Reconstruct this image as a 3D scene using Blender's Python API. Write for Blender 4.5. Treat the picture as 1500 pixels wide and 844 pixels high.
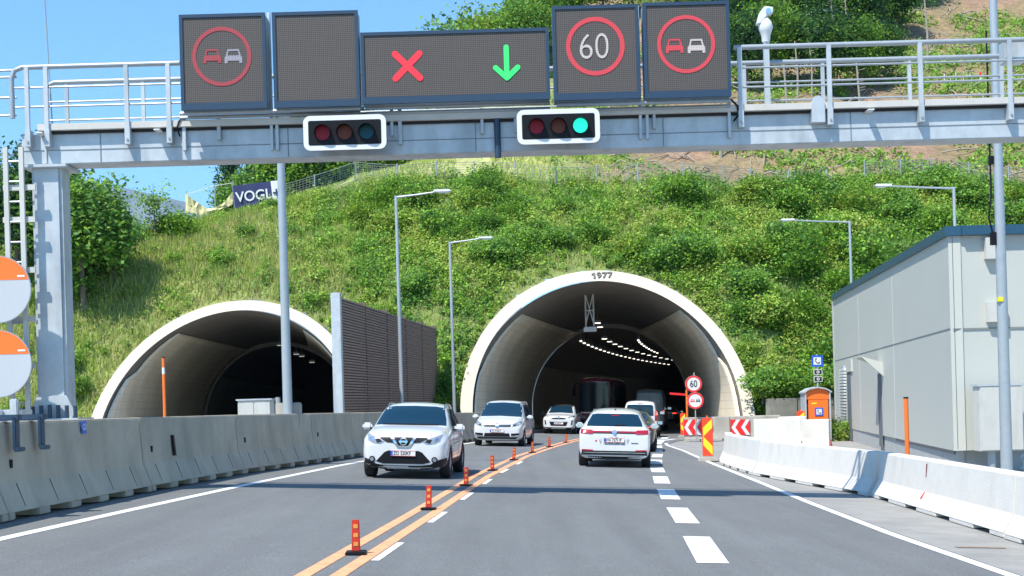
import bpy, bmesh, math, random
import numpy as np
from mathutils import Vector, Matrix, geometry
from mathutils.bvhtree import BVHTree

for o in list(bpy.data.objects): bpy.data.objects.remove(o)
scene = bpy.context.scene
C = scene.collection
random.seed(7); rng = np.random.default_rng(11)
PI = math.pi
rad = math.radians

# ------------------------------------------------------------------ camera
FPX = 2083.0; ROLL = rad(1.6); EYE = 1.65; KS = 0.045
cam_d = bpy.data.cameras.new('camera'); cam = bpy.data.objects.new('camera', cam_d); C.objects.link(cam)
cam_d.sensor_width = 36; cam_d.lens = 36 * FPX / 1500; cam_d.shift_y = (590 - 422) / 1500
cam_d.clip_start = 0.1; cam_d.clip_end = 30000
cam.matrix_world = Matrix.Translation((0, 0, EYE)) @ Matrix.Rotation(ROLL, 4, 'Y') @ Matrix.Rotation(PI / 2, 4, 'X')
scene.camera = cam
# ------------------------------------------------------------------ sky and sun
SUN = Vector((-0.39, -0.50, 1.0)).normalized()
elev = math.asin(SUN.z); azim = math.atan2(SUN.x, SUN.y)
w = bpy.data.worlds.new('World'); scene.world = w; w.use_nodes = True
nt = w.node_tree; bg = nt.nodes['Background']
sky = nt.nodes.new('ShaderNodeTexSky'); sky.sky_type = 'NISHITA'; sky.sun_disc = False
sky.sun_elevation = elev; sky.sun_rotation = azim; sky.air_density = 1.0; sky.dust_density = 0.1; sky.ozone_density = 2.0
tint = nt.nodes.new('ShaderNodeMix'); tint.data_type = 'RGBA'; tint.blend_type = 'MULTIPLY'; tint.inputs[0].default_value = 1; tint.inputs[7].default_value = (0.56, 0.84, 1.0, 1)
nt.links.new(sky.outputs[0], tint.inputs[6]); nt.links.new(tint.outputs[2], bg.inputs[0]); bg.inputs[1].default_value = 0.145
sd = bpy.data.lights.new('sun', 'SUN'); sd.energy = 4.4; sd.angle = rad(0.55); sd.color = (1, 0.95, 0.86)
so = bpy.data.objects.new('sun', sd); C.objects.link(so); so.rotation_euler = SUN.to_track_quat('Z', 'Y').to_euler(); so.location = (0, -20, 60)
scene.view_settings.view_transform = 'Standard'; scene.view_settings.look = 'None'; scene.view_settings.gamma = 1
scene.view_settings.exposure = 0.78
scene.render.engine = 'CYCLES'
scene.cycles.max_bounces = 8; scene.cycles.diffuse_bounces = 6; scene.cycles.transparent_max_bounces = 8

# ------------------------------------------------------------------ measured lens helpers (photo pixel -> place)
def gz(x): return -KS * max(-9, min(9, x))
def un(px, py, Y):
    a = px - 750; b = 590 - py
    u = a * math.cos(ROLL) + b * math.sin(ROLL); v = -a * math.sin(ROLL) + b * math.cos(ROLL)
    return (u / FPX * Y, EYE + v / FPX * Y)
def unplane(px, py, P0, P1):
    lo, hi = 5, 300
    nx, ny = -(P1[1] - P0[1]), (P1[0] - P0[0])
    f = lambda Y: (un(px, py, Y)[0] - P0[0]) * nx + (Y - P0[1]) * ny
    a = f(lo)
    for _ in range(50):
        m = (lo + hi) / 2
        if (f(m) > 0) == (a > 0): lo = m
        else: hi = m
    x, z = un(px, py, m)
    return x, m, z
def interp(pts, y):
    return float(np.interp(y, [p[0] for p in pts], [p[1] for p in pts]))

# ------------------------------------------------------------------ materials
MATS = {}
def nodes(m): return m.node_tree.nodes, m.node_tree.links
def mat(name, col, rough=0.6, metal=0.0, var=0.0, vscale=3.0, bump=0.0, bscale=30.0, coat=0.0, emit=None, estr=0.0, spec=0.5, coord='Object', stain=None, sscale=1.0, samt=0.5):
    m = bpy.data.materials.new(name); m.use_nodes = True; N, L = nodes(m); b = N['Principled BSDF']
    b.inputs['Base Color'].default_value = (*col, 1); b.inputs['Roughness'].default_value = rough; b.inputs['Metallic'].default_value = metal
    b.inputs['Coat Weight'].default_value = coat; b.inputs['Coat Roughness'].default_value = 0.05; b.inputs['Specular IOR Level'].default_value = spec
    if emit: b.inputs['Emission Color'].default_value = (*emit, 1); b.inputs['Emission Strength'].default_value = estr
    tc = N.new('ShaderNodeTexCoord')
    last = None
    if var or stain:
        n = N.new('ShaderNodeTexNoise'); n.inputs['Scale'].default_value = vscale; n.inputs['Detail'].default_value = 8; n.inputs['Roughness'].default_value = 0.65
        L.new(tc.outputs[coord], n.inputs['Vector'])
        r = N.new('ShaderNodeMapRange'); r.inputs[1].default_value = 0.3; r.inputs[2].default_value = 0.7; r.inputs[3].default_value = 1 - var; r.inputs[4].default_value = 1 + var
        L.new(n.outputs['Fac'], r.inputs[0])
        mx = N.new('ShaderNodeVectorMath'); mx.operation = 'SCALE'; mx.inputs[0].default_value = col
        L.new(r.outputs[0], mx.inputs['Scale']); last = mx.outputs[0]
        if stain:
            s = N.new('ShaderNodeTexNoise'); s.inputs['Scale'].default_value = sscale; s.inputs['Detail'].default_value = 6
            mp = N.new('ShaderNodeMapping'); mp.inputs['Scale'].default_value = (1, 1, 0.25); L.new(tc.outputs[coord], mp.inputs[0]); L.new(mp.outputs[0], s.inputs['Vector'])
            r2 = N.new('ShaderNodeMapRange'); r2.inputs[1].default_value = 0.5; r2.inputs[2].default_value = 0.72; r2.inputs[4].default_value = samt
            L.new(s.outputs['Fac'], r2.inputs[0])
            mm = N.new('ShaderNodeMix'); mm.data_type = 'RGBA'; mm.inputs[7].default_value = (*stain, 1)
            L.new(r2.outputs[0], mm.inputs[0]); L.new(last, mm.inputs[6]); last = mm.outputs[2]
        L.new(last, b.inputs['Base Color'])
    if bump:
        n2 = N.new('ShaderNodeTexNoise'); n2.inputs['Scale'].default_value = bscale; n2.inputs['Detail'].default_value = 5
        L.new(tc.outputs[coord], n2.inputs['Vector'])
        bp = N.new('ShaderNodeBump'); bp.inputs['Strength'].default_value = bump; bp.inputs['Distance'].default_value = 0.02
        L.new(n2.outputs['Fac'], bp.inputs['Height']); L.new(bp.outputs[0], b.inputs['Normal'])
    MATS[name] = m
    return m

def road_mat():
    m = bpy.data.materials.new('asphalt'); m.use_nodes = True; N, L = nodes(m); b = N['Principled BSDF']; b.inputs['Roughness'].default_value = 0.8
    tc = N.new('ShaderNodeTexCoord'); last = None
    for sc, det, lo, hi, amt0, amt1, stretch in ((0.5, 6, .3, .7, .90, 1.10, (1, .35, 1)), (1.6, 5, .3, .7, .90, 1.10, (1.2, .05, 1)), (38, 3, .35, .65, .80, 1.22, (1, 1, 1)), (2.3, 9, .55, .75, 1.0, 1.16, (1, 1, 1))):
        mp = N.new('ShaderNodeMapping'); mp.inputs['Scale'].default_value = stretch; L.new(tc.outputs['Object'], mp.inputs[0])
        n = N.new('ShaderNodeTexNoise'); n.inputs['Scale'].default_value = sc; n.inputs['Detail'].default_value = det; n.inputs['Roughness'].default_value = .65; L.new(mp.outputs[0], n.inputs['Vector'])
        r = N.new('ShaderNodeMapRange'); r.inputs[1].default_value = lo; r.inputs[2].default_value = hi; r.inputs[3].default_value = amt0; r.inputs[4].default_value = amt1; L.new(n.outputs['Fac'], r.inputs[0])
        if last is None: last = r.outputs[0]
        else:
            q = N.new('ShaderNodeMath'); q.operation = 'MULTIPLY'; L.new(last, q.inputs[0]); L.new(r.outputs[0], q.inputs[1]); last = q.outputs[0]
    v = N.new('ShaderNodeVectorMath'); v.operation = 'SCALE'; v.inputs[0].default_value = (0.140, 0.146, 0.146); L.new(last, v.inputs['Scale']); L.new(v.outputs[0], b.inputs['Base Color'])
    bp = N.new('ShaderNodeBump'); bp.inputs['Strength'].default_value = .5; bp.inputs['Distance'].default_value = .02
    n = N.new('ShaderNodeTexNoise'); n.inputs['Scale'].default_value = 60; L.new(tc.outputs['Object'], n.inputs['Vector']); L.new(n.outputs['Fac'], bp.inputs['Height']); L.new(bp.outputs[0], b.inputs['Normal'])
    MATS['asphalt'] = m; return m
M_asph = road_mat()
M_asph2 = mat('old_asphalt', (0.27, 0.265, 0.25), 0.9, var=0.18, vscale=1.2, bump=0.6, bscale=40)
M_white_paint = mat('road_paint_white', (0.70, 0.70, 0.68), 0.6, var=0.10, vscale=9)
M_orange_paint = mat('road_paint_orange', (0.86, 0.37, 0.18), 0.6, var=0.14, vscale=7, stain=(0.35, 0.2, 0.13), sscale=3, samt=0.35)
M_concR = mat('fresh_concrete', (0.64, 0.62, 0.575), 0.85, var=0.05, vscale=3, bump=0.25, bscale=25, stain=(0.45, 0.42, 0.36), sscale=2.2, samt=0.28)
M_concL = mat('grey_concrete', (0.47, 0.40, 0.30), 0.88, var=0.14, vscale=1.6, bump=0.3, bscale=25, stain=(0.22, 0.18, 0.13), sscale=1.1, samt=0.4)
M_concG = mat('weathered_concrete', (0.42, 0.40, 0.35), 0.9, var=0.12, vscale=2, bump=0.3, bscale=25, stain=(0.22, 0.2, 0.16), sscale=1.5, samt=0.5)
M_portal = mat('portal_concrete', (0.51, 0.46, 0.37), 0.8, var=0.04, vscale=1.0, stain=(0.5, 0.45, 0.38), sscale=0.6, samt=0.35)
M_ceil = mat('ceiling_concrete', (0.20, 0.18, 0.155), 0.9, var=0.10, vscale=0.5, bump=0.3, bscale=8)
M_dark = mat('dark_gap', (0.02, 0.02, 0.022), 0.9)
M_steel = mat('galvanised_steel', (0.47, 0.51, 0.53), 0.5, 0.25, var=0.10, vscale=5, stain=(0.25, 0.28, 0.29), sscale=2.5, samt=0.6)
M_steel2 = mat('galvanised_tube', (0.33, 0.365, 0.385), 0.45, 0.3, var=0.08, vscale=10)
M_pole = mat('pole_steel', (0.38, 0.42, 0.44), 0.4, 0.35, var=0.07, vscale=6)
M_grat = mat('walkway_edge', (0.52, 0.50, 0.46), 0.7, var=0.06, vscale=4)
M_pframe = mat('panel_frame', (0.018, 0.045, 0.085), 0.45)
M_pside = mat('panel_side', (0.30, 0.38, 0.44), 0.45, 0.3)
M_black = mat('black_plastic', (0.010, 0.011, 0.013), 0.5, spec=0.15)
M_rubber = mat('rubber', (0.02, 0.02, 0.022), 0.85)
M_white = mat('white_enamel', (0.68, 0.69, 0.68), 0.4)
M_orange = mat('orange_enamel', (0.90, 0.17, 0.02), 0.4, var=0.05, vscale=3)
M_red = mat('red_film', (0.75, 0.02, 0.02), 0.4)
M_yellow = mat('yellow_film', (0.75, 0.68, 0.02), 0.4)
M_blue = mat('blue_film', (0.01, 0.10, 0.55), 0.4)
M_wall = mat('facade_panel', (0.49, 0.50, 0.45), 0.55, var=0.02, vscale=0.6)
M_wall_low = mat('plinth_concrete', (0.40, 0.41, 0.40), 0.85, var=0.08, vscale=2)
M_trim = mat('roof_trim', (0.02, 0.075, 0.13), 0.4)
M_cab = mat('cabinet_grey', (0.52, 0.52, 0.48), 0.55, var=0.04, vscale=4, stain=(0.4, 0.38, 0.33), sscale=4, samt=0.4)
M_paintW = mat('car_paint_white', (0.62, 0.63, 0.64), 0.25, coat=0.8)
M_paintD = mat('car_paint_dark', (0.05, 0.055, 0.06), 0.25, coat=0.8)
M_paintG = mat('van_paint_grey', (0.16, 0.19, 0.21), 0.35, coat=0.4)
M_paintM = mat('bus_paint_maroon', (0.30, 0.018, 0.06), 0.25, coat=0.8)
M_glass = mat('car_glass', (0.006, 0.028, 0.052), 0.05, spec=0.4)  # blue in the base colour stands in for reflected sky
M_chrome = mat('chrome', (0.75, 0.77, 0.8), 0.15, 1.0)
M_clad = mat('car_cladding', (0.02, 0.022, 0.025), 0.6, spec=0.2)
M_lens = mat('headlight_glass', (0.30, 0.34, 0.38), 0.08, 0.3, coat=0.8)
M_tail = mat('tail_light', (0.32, 0.008, 0.02), 0.15, coat=0.8)
M_brake = mat('brake_light_on', (0.8, 0.02, 0.02), 0.3, emit=(1, 0.05, 0.03), estr=2.5)
M_drl = mat('running_light', (1, 1, 1), 0.3, emit=(1, 1, 1), estr=1.6)
M_ink = mat('black_ink', (0.02, 0.02, 0.02), 0.5)
M_digit = mat('digit_steel', (0.12, 0.12, 0.115), 0.6)
M_bark = mat('bark', (0.16, 0.13, 0.10), 0.9, var=0.2, vscale=6, bump=0.6, bscale=20)
M_barkl = mat('pale_bark', (0.30, 0.27, 0.22), 0.9, var=0.2, vscale=6)
M_navy = mat('banner_navy', (0.02, 0.03, 0.11), 0.7, var=0.25, vscale=1.5)
M_bannerw = mat('banner_white', (0.7, 0.7, 0.7), 0.7)
M_tarp = mat('yellow_tarp', (0.62, 0.56, 0.30), 0.75, var=0.12, vscale=3, bump=0.6, bscale=4)
M_wood = mat('barrier_timber', (0.29, 0.205, 0.16), 0.8, var=0.25, vscale=5)
M_wire = mat('fence_wire', (0.35, 0.37, 0.37), 0.5, 0.5)
M_lumoff = mat('lamp_glass', (0.7, 0.7, 0.68), 0.3)
M_lumleft = mat('tunnel_lamp_glass_dim', (0.8, 0.8, 0.75), 0.3, emit=(1, 0.92, 0.8), estr=0.25)
M_lum = mat('tunnel_lamp_glass', (0.9, 0.88, 0.8), 0.3, emit=(1, 0.93, 0.8), estr=1.3)
M_lampred = mat('signal_lens_red', (0.24, 0.012, 0.025), 0.4, spec=0.2)
M_lampamb = mat('signal_lens_amber', (0.13, 0.035, 0.02), 0.4, spec=0.2)
M_lampgrn = mat('signal_lens_green', (0.01, 0.06, 0.08), 0.4, spec=0.2)
M_lampgon = mat('signal_lens_green_lit', (0.02, 0.25, 0.2), 0.3, emit=(0.01, 0.75, 0.50), estr=0.8)
M_rock = mat('mountain_rock', (0.13, 0.15, 0.14), 0.95, var=0.4, vscale=0.004, coord='Object')

def grid_mat(name, base, dark, emit=None, estr=0, cell=0.026):
    m = bpy.data.materials.new(name); m.use_nodes = True; N, L = nodes(m); b = N['Principled BSDF']
    tc = N.new('ShaderNodeTexCoord'); sp = N.new('ShaderNodeSeparateXYZ'); L.new(tc.outputs['Object'], sp.inputs[0])
    out = []
    for ax in ('X', 'Z'):
        a = N.new('ShaderNodeMath'); a.operation = 'MULTIPLY'; a.inputs[1].default_value = 1 / cell; L.new(sp.outputs[ax], a.inputs[0])
        f = N.new('ShaderNodeMath'); f.operation = 'FRACT'; L.new(a.outputs[0], f.inputs[0])
        p = N.new('ShaderNodeMath'); p.operation = 'PINGPONG'; p.inputs[1].default_value = 0.5; L.new(f.outputs[0], p.inputs[0])
        out.append(p)
    mn = N.new('ShaderNodeMath'); mn.operation = 'MINIMUM'; L.new(out[0].outputs[0], mn.inputs[0]); L.new(out[1].outputs[0], mn.inputs[1])
    r = N.new('ShaderNodeMapRange'); r.inputs[1].default_value = 0.04; r.inputs[2].default_value = 0.16; L.new(mn.outputs[0], r.inputs[0])
    mx = N.new('ShaderNodeMix'); mx.data_type = 'RGBA'; mx.inputs[6].default_value = (*dark, 1); mx.inputs[7].default_value = (*base, 1)
    L.new(r.outputs[0], mx.inputs[0]); L.new(mx.outputs[2], b.inputs['Base Color']); b.inputs['Roughness'].default_value = 0.75
    if emit:
        e = N.new('ShaderNodeMath'); e.operation = 'MULTIPLY_ADD'; e.inputs[1].default_value = estr * 0.5; e.inputs[2].default_value = estr * 0.5
        L.new(r.outputs[0], e.inputs[0]); L.new(e.outputs[0], b.inputs['Emission Strength']); b.inputs['Emission Color'].default_value = (*emit, 1)
    return m
M_led = grid_mat('led_matrix', (0.105, 0.093, 0.085), (0.014, 0.014, 0.014), cell=0.031)
M_ledred = grid_mat('led_red', (0.3, 0.05, 0.06), (0.15, 0.03, 0.04), (0.55, 0.015, 0.03), 0.55)
M_leddim = grid_mat('led_red_dim', (0.25, 0.05, 0.06), (0.12, 0.03, 0.04), (0.30, 0.012, 0.02), 0.40)
M_ledwht = grid_mat('led_white', (0.35, 0.33, 0.32), (0.12, 0.12, 0.12), (0.50, 0.44, 0.43), 0.42)
M_ledwdm = grid_mat('led_white_dim', (0.25, 0.25, 0.28), (0.1, 0.1, 0.12), (0.20, 0.19, 0.24), 0.40)
M_ledgrn = grid_mat('led_green', (0.05, 0.3, 0.1), (0.03, 0.2, 0.08), (0.03, 0.75, 0.25), 0.95)

# foliage materials use a per-leaf colour attribute
def leaf_mat(name, transl=0.35, rough=0.55):
    m = bpy.data.materials.new(name); m.use_nodes = True; N, L = nodes(m); b = N['Principled BSDF']
    a = N.new('ShaderNodeAttribute'); a.attribute_name = 'Col'
    L.new(a.outputs['Color'], b.inputs['Base Color']); b.inputs['Roughness'].default_value = rough; b.inputs['Specular IOR Level'].default_value = 0.3
    t = N.new('ShaderNodeBsdfTranslucent'); hs = N.new('ShaderNodeHueSaturation'); hs.inputs['Value'].default_value = 1.3; hs.inputs['Hue'].default_value = 0.485
    L.new(a.outputs['Color'], hs.inputs['Color']); L.new(hs.outputs[0], t.inputs[0])
    mx = N.new('ShaderNodeMixShader'); mx.inputs[0].default_value = transl
    L.new(b.outputs[0], mx.inputs[1]); L.new(t.outputs[0], mx.inputs[2]); L.new(mx.outputs[0], N['Material Output'].inputs[0])
    return m
M_leaf = leaf_mat('leaves')
def attr_mat(name, rough=0.95, bump=0.6, bscale=3):
    m = bpy.data.materials.new(name); m.use_nodes = True; N, L = nodes(m); b = N['Principled BSDF']
    a = N.new('ShaderNodeAttribute'); a.attribute_name = 'Col'
    tc = N.new('ShaderNodeTexCoord'); n = N.new('ShaderNodeTexNoise'); n.inputs['Scale'].default_value = 1.7; n.inputs['Detail'].default_value = 9; n.inputs['Roughness'].default_value = 0.75
    L.new(tc.outputs['Object'], n.inputs['Vector'])
    r = N.new('ShaderNodeMapRange'); r.inputs[1].default_value = 0.3; r.inputs[2].default_value = 0.7; r.inputs[3].default_value = 0.55; r.inputs[4].default_value = 1.5
    L.new(n.outputs['Fac'], r.inputs[0]); v = N.new('ShaderNodeVectorMath'); v.operation = 'SCALE'; L.new(a.outputs['Color'], v.inputs[0]); L.new(r.outputs[0], v.inputs['Scale'])
    L.new(v.outputs[0], b.inputs['Base Color']); b.inputs['Roughness'].default_value = rough
    bp = N.new('ShaderNodeBump'); bp.inputs['Strength'].default_value = bump; bp.inputs['Distance'].default_value = 0.3
    n2 = N.new('ShaderNodeTexNoise'); n2.inputs['Scale'].default_value = bscale; n2.inputs['Detail'].default_value = 8; L.new(tc.outputs['Object'], n2.inputs['Vector'])
    L.new(n2.outputs['Fac'], bp.inputs['Height']); L.new(bp.outputs[0], b.inputs['Normal'])
    return m
M_hill = attr_mat('hillside_soil')

def clad_mat(name, col, line, sc=1.0):
    # tunnel wall cladding: panel joints from arc length (UV-free, uses attribute 'P2' = (along, around))
    m = bpy.data.materials.new(name); m.use_nodes = True; N, L = nodes(m); b = N['Principled BSDF']
    a = N.new('ShaderNodeAttribute'); a.attribute_name = 'P2'
    sp = N.new('ShaderNodeSeparateXYZ'); L.new(a.outputs['Vector'], sp.inputs[0])
    fs = []
    for ax, per, wd in (('X', 3.6, 0.016), ('Y', 0.42, 0.05)):
        d = N.new('ShaderNodeMath'); d.operation = 'DIVIDE'; d.inputs[1].default_value = per; L.new(sp.outputs[ax], d.inputs[0])
        f = N.new('ShaderNodeMath'); f.operation = 'FRACT'; L.new(d.outputs[0], f.inputs[0])
        p = N.new('ShaderNodeMath'); p.operation = 'PINGPONG'; p.inputs[1].default_value = 0.5; L.new(f.outputs[0], p.inputs[0])
        l = N.new('ShaderNodeMath'); l.operation = 'LESS_THAN'; l.inputs[1].default_value = wd; L.new(p.outputs[0], l.inputs[0]); fs.append(l)
    n = N.new('ShaderNodeTexNoise'); n.inputs['Scale'].default_value = 0.35; n.inputs['Detail'].default_value = 6
    L.new(a.outputs['Vector'], n.inputs['Vector'])
    r = N.new('ShaderNodeMapRange'); r.inputs[1].default_value = 0.3; r.inputs[2].default_value = 0.7; r.inputs[3].default_value = 0.85; r.inputs[4].default_value = 1.12; L.new(n.outputs['Fac'], r.inputs[0])
    v = N.new('ShaderNodeVectorMath'); v.operation = 'SCALE'; v.inputs[0].default_value = col; L.new(r.outputs[0], v.inputs['Scale'])
    m1 = N.new('ShaderNodeMix'); m1.data_type = 'RGBA'; m1.inputs[7].default_value = (*[c * 0.84 for c in col], 1); L.new(fs[1].outputs[0], m1.inputs[0]); L.new(v.outputs[0], m1.inputs[6])
    m2 = N.new('ShaderNodeMix'); m2.data_type = 'RGBA'; m2.inputs[7].default_value = (*line, 1); L.new(fs[0].outputs[0], m2.inputs[0]); L.new(m1.outputs[2], m2.inputs[6])
    L.new(m2.outputs[2], b.inputs['Base Color']); b.inputs['Roughness'].default_value = 0.55
    return m
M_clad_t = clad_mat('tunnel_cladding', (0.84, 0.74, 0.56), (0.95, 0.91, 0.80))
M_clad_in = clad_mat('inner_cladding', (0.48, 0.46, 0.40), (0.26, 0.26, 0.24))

# ------------------------------------------------------------------ mesh helpers
def tag(o, label=None, cat=None, group=None, kind=None):
    if label: o['label'] = label
    if cat: o['category'] = cat
    if group: o['group'] = group
    if kind: o['kind'] = kind
    return o
def thing(name, label, cat, loc=(0, 0, 0), rz=0, group=None, mtx=None):
    o = bpy.data.objects.new(name, None); C.objects.link(o); o.empty_display_size = 0.3
    if mtx is not None: o.matrix_world = mtx
    else: o.location = loc; o.rotation_euler = (0, 0, rz)
    return tag(o, label, cat, group)
def copy_tree(o, parent=None):
    c = o.copy(); C.objects.link(c)
    if parent: c.parent = parent; c.matrix_parent_inverse = o.matrix_parent_inverse.copy()
    for ch in o.children: copy_tree(ch, c)
    return c

class MB:
    def __init__(s): s.v = []; s.f = []
    def add(s, vs, fs):
        n = len(s.v); s.v += [tuple(v) for v in vs]; s.f += [tuple(i + n for i in f) for f in fs]; return s
    def box(s, c, d, R=None):
        hx, hy, hz = d[0] / 2, d[1] / 2, d[2] / 2
        vs = [Vector((sx * hx, sy * hy, sz * hz)) for sx in (-1, 1) for sy in (-1, 1) for sz in (-1, 1)]
        if R is not None: vs = [R @ v for v in vs]
        vs = [v + Vector(c) for v in vs]
        return s.add(vs, [(0, 1, 3, 2), (4, 6, 7, 5), (0, 4, 5, 1), (2, 3, 7, 6), (0, 2, 6, 4), (1, 5, 7, 3)])
    def tube(s, pts, r, n=8, r2=None, cap=True):
        pts = [Vector(p) for p in pts]; rings = []
        up = None
        for i, p in enumerate(pts):
            t = (pts[min(i + 1, len(pts) - 1)] - pts[max(i - 1, 0)]).normalized()
            if up is None: up = Vector((0, 0, 1)) if abs(t.z) < 0.9 else Vector((1, 0, 0))
            a = t.cross(up).normalized(); b = a.cross(t).normalized(); up = b
            rr = r if r2 is None else r + (r2 - r) * i / max(1, len(pts) - 1)
            if isinstance(r, (list, tuple)): rr = r[i]
            rings.append([p + (a * math.cos(2 * PI * k / n) + b * math.sin(2 * PI * k / n)) * rr for k in range(n)])
        vs = [v for R in rings for v in R]; fs = []
        for i in range(len(rings) - 1):
            for k in range(n): fs.append((i * n + k, i * n + (k + 1) % n, (i + 1) * n + (k + 1) % n, (i + 1) * n + k))
        if cap: fs.append(tuple(range(n))[::-1]); fs.append(tuple((len(rings) - 1) * n + k for k in range(n)))
        return s.add(vs, fs)
    def prism(s, poly, mapf, d):
        # poly 2D list, mapf(u,v,w)->3D, extruded w from 0..d
        n = len(poly); vs = [mapf(u, v, 0) for u, v in poly] + [mapf(u, v, d) for u, v in poly]
        fs = [tuple(range(n)), tuple(range(2 * n - 1, n - 1, -1))] + [(i, i + n, (i + 1) % n + n, (i + 1) % n) for i in range(n)]
        return s.add(vs, fs)
    def ring(s, c, r0, r1, d, n=48):
        # annulus in xz plane facing -y, thickness d
        vs = []; fs = []
        for k in range(n):
            a = 2 * PI * k / n; ca, sa = math.cos(a), math.sin(a)
            for r in (r0, r1):
                for y in (0, d): vs.append((c[0] + r * ca, c[1] + y, c[2] + r * sa))
        for k in range(n):
            a = 4 * k; b = 4 * ((k + 1) % n)
            fs += [(a, b, b + 2, a + 2), (a + 1, a + 3, b + 3, b + 1), (a + 2, b + 2, b + 3, a + 3), (a, a + 1, b + 1, b)]
        return s.add(vs, fs)
    def disc(s, c, r, d, n=32): return s.prism([(r * math.cos(2 * PI * k / n), r * math.sin(2 * PI * k / n)) for k in range(n)], lambda u, v, q: (c[0] + u, c[1] + q, c[2] + v), d)
    def build(s, name, m, parent=None, smooth=False, bevel=0, loc=None, rz=None):
        me = bpy.data.meshes.new(name); me.from_pydata(s.v, [], s.f)
        bm = bmesh.new(); bm.from_mesh(me); bmesh.ops.recalc_face_normals(bm, faces=bm.faces)
        if bevel: bmesh.ops.bevel(bm, geom=[e for e in bm.edges if len(e.link_faces) == 2 and e.calc_face_angle(0) > 0.6], offset=bevel, segments=2, affect='EDGES', clamp_overlap=True)
        bm.to_mesh(me); bm.free()
        if smooth:
            me.polygons.foreach_set('use_smooth', [True] * len(me.polygons))
            try: me.set_sharp_from_angle(angle=rad(40))
            except Exception: pass
        me.materials.append(m)
        o = bpy.data.objects.new(name, me); C.objects.link(o)
        if loc is not None: o.location = loc
        if rz is not None: o.rotation_euler = (0, 0, rz)
        if parent is not None: o.parent = parent
        return o
def link_mesh(name, me, m, parent=None):
    me.materials.append(m); o = bpy.data.objects.new(name, me); C.objects.link(o)
    if parent is not None: o.parent = parent
    return o
def np_mesh(name, verts, quads, m, cols=None, parent=None, kind=None, tri=False):
    k = 3 if tri else 4
    me = bpy.data.meshes.new(name); nv = len(verts); nf = len(quads)
    me.vertices.add(nv); me.vertices.foreach_set('co', np.ascontiguousarray(verts, dtype=np.float32).ravel())
    me.loops.add(nf * k); me.loops.foreach_set('vertex_index', np.ascontiguousarray(quads, dtype=np.int32).ravel())
    me.polygons.add(nf); me.polygons.foreach_set('loop_start', np.arange(nf, dtype=np.int32) * k)
    me.update(calc_edges=True); me.validate()
    if cols is not None:
        a = me.color_attributes.new('Col', 'FLOAT_COLOR', 'POINT'); cc = np.ones((nv, 4), dtype=np.float32); cc[:, :3] = cols
        a.data.foreach_set('color', cc.ravel())
    return link_mesh(name, me, m, parent)
def text_mesh(body, size, depth=0.004, wide=1.0, bold=0.012):
    cu = bpy.data.curves.new('t', 'FONT'); cu.body = body; cu.size = size; cu.align_x = 'CENTER'; cu.align_y = 'CENTER'; cu.extrude = depth / 2; cu.offset = size * bold
    ob = bpy.data.objects.new('t', cu); C.objects.link(ob); bpy.context.view_layer.update()
    me = bpy.data.meshes.new_from_object(ob.evaluated_get(bpy.context.evaluated_depsgraph_get()))
    bpy.data.objects.remove(ob)
    for v in me.vertices: v.co = Vector((v.co.x * wide, v.co.z * -1, v.co.y))   # stands in xz, faces -y
    return me

# ================================================================== ROAD AND GROUND
CL = [(0, -2.9), (5, -2.4), (13.3, -1.83), (20.8, -1.36), (31.8, -0.72), (44.1, 0.28), (53.5, 1.36), (61.8, 2.47), (74, 4.35), (84, 5.9), (97, 8.1), (112, 10.9), (130, 14.6), (150, 19.6), (180, 28), (215, 40)]
LE = [(-6, -6.6), (8, -6.2), (16.1, -5.85), (20, -5.6), (26.7, -5.12), (35.7, -4.35), (45, -3.25), (55, -2.03), (65, -0.6), (80, 0.7), (91.7, 2.4), (100, 3.4), (112, 6.0), (130, 9.6), (150, 14.6), (180, 23)]
LD = [(0, 1.6), (14.9, 2.06), (19.7, 2.4), (25.1, 2.75), (29.5, 3.08), (34.9, 3.55), (38, 3.8), (43.8, 4.4), (48.7, 4.95), (56, 5.7), (64, 6.5), (74, 8.0), (90, 10.4)]
RE = [(-6, 4.9), (14.5, 4.95), (18.7, 4.95), (24.9, 5.12), (30.7, 5.35), (40.4, 5.68), (47, 5.98), (52.2, 6.22), (58, 6.32), (61.1, 6.55), (66, 7.5), (71, 8.9), (76, 9.6), (92, 11.3), (100, 12.3), (130, 18.2), (150, 23.2)]
BL = [(-6, -6.9), (10, -6.7), (18, -6.52), (23.8, -6.27), (30.1, -5.9), (35, -5.21), (40.4, -4.62), (59.2, -1.75), (66, -0.7)]

ROAD_Z = 0.0
def strip(name, m, left, right, y0, y1, dz, step=1.0, kind='structure', label=None):
    ys = np.arange(y0, y1 + 1e-6, step)
    vs = []; fs = []
    for i, y in enumerate(ys):
        a = left(y); b = right(y)
        n = 7 if b - a > 2 else 1
        for k in range(n + 1):
            x = a + (b - a) * k / n; vs.append((x, y, gz(x) + dz))
    for i in range(len(ys) - 1):
        for k in range(n): j = i * (n + 1) + k; fs.append((j, j + 1, j + n + 2, j + n + 1))
    me = bpy.data.meshes.new(name); me.from_pydata(vs, [], fs); o = link_mesh(name, me, m); tag(o, kind=kind); return o

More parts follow.
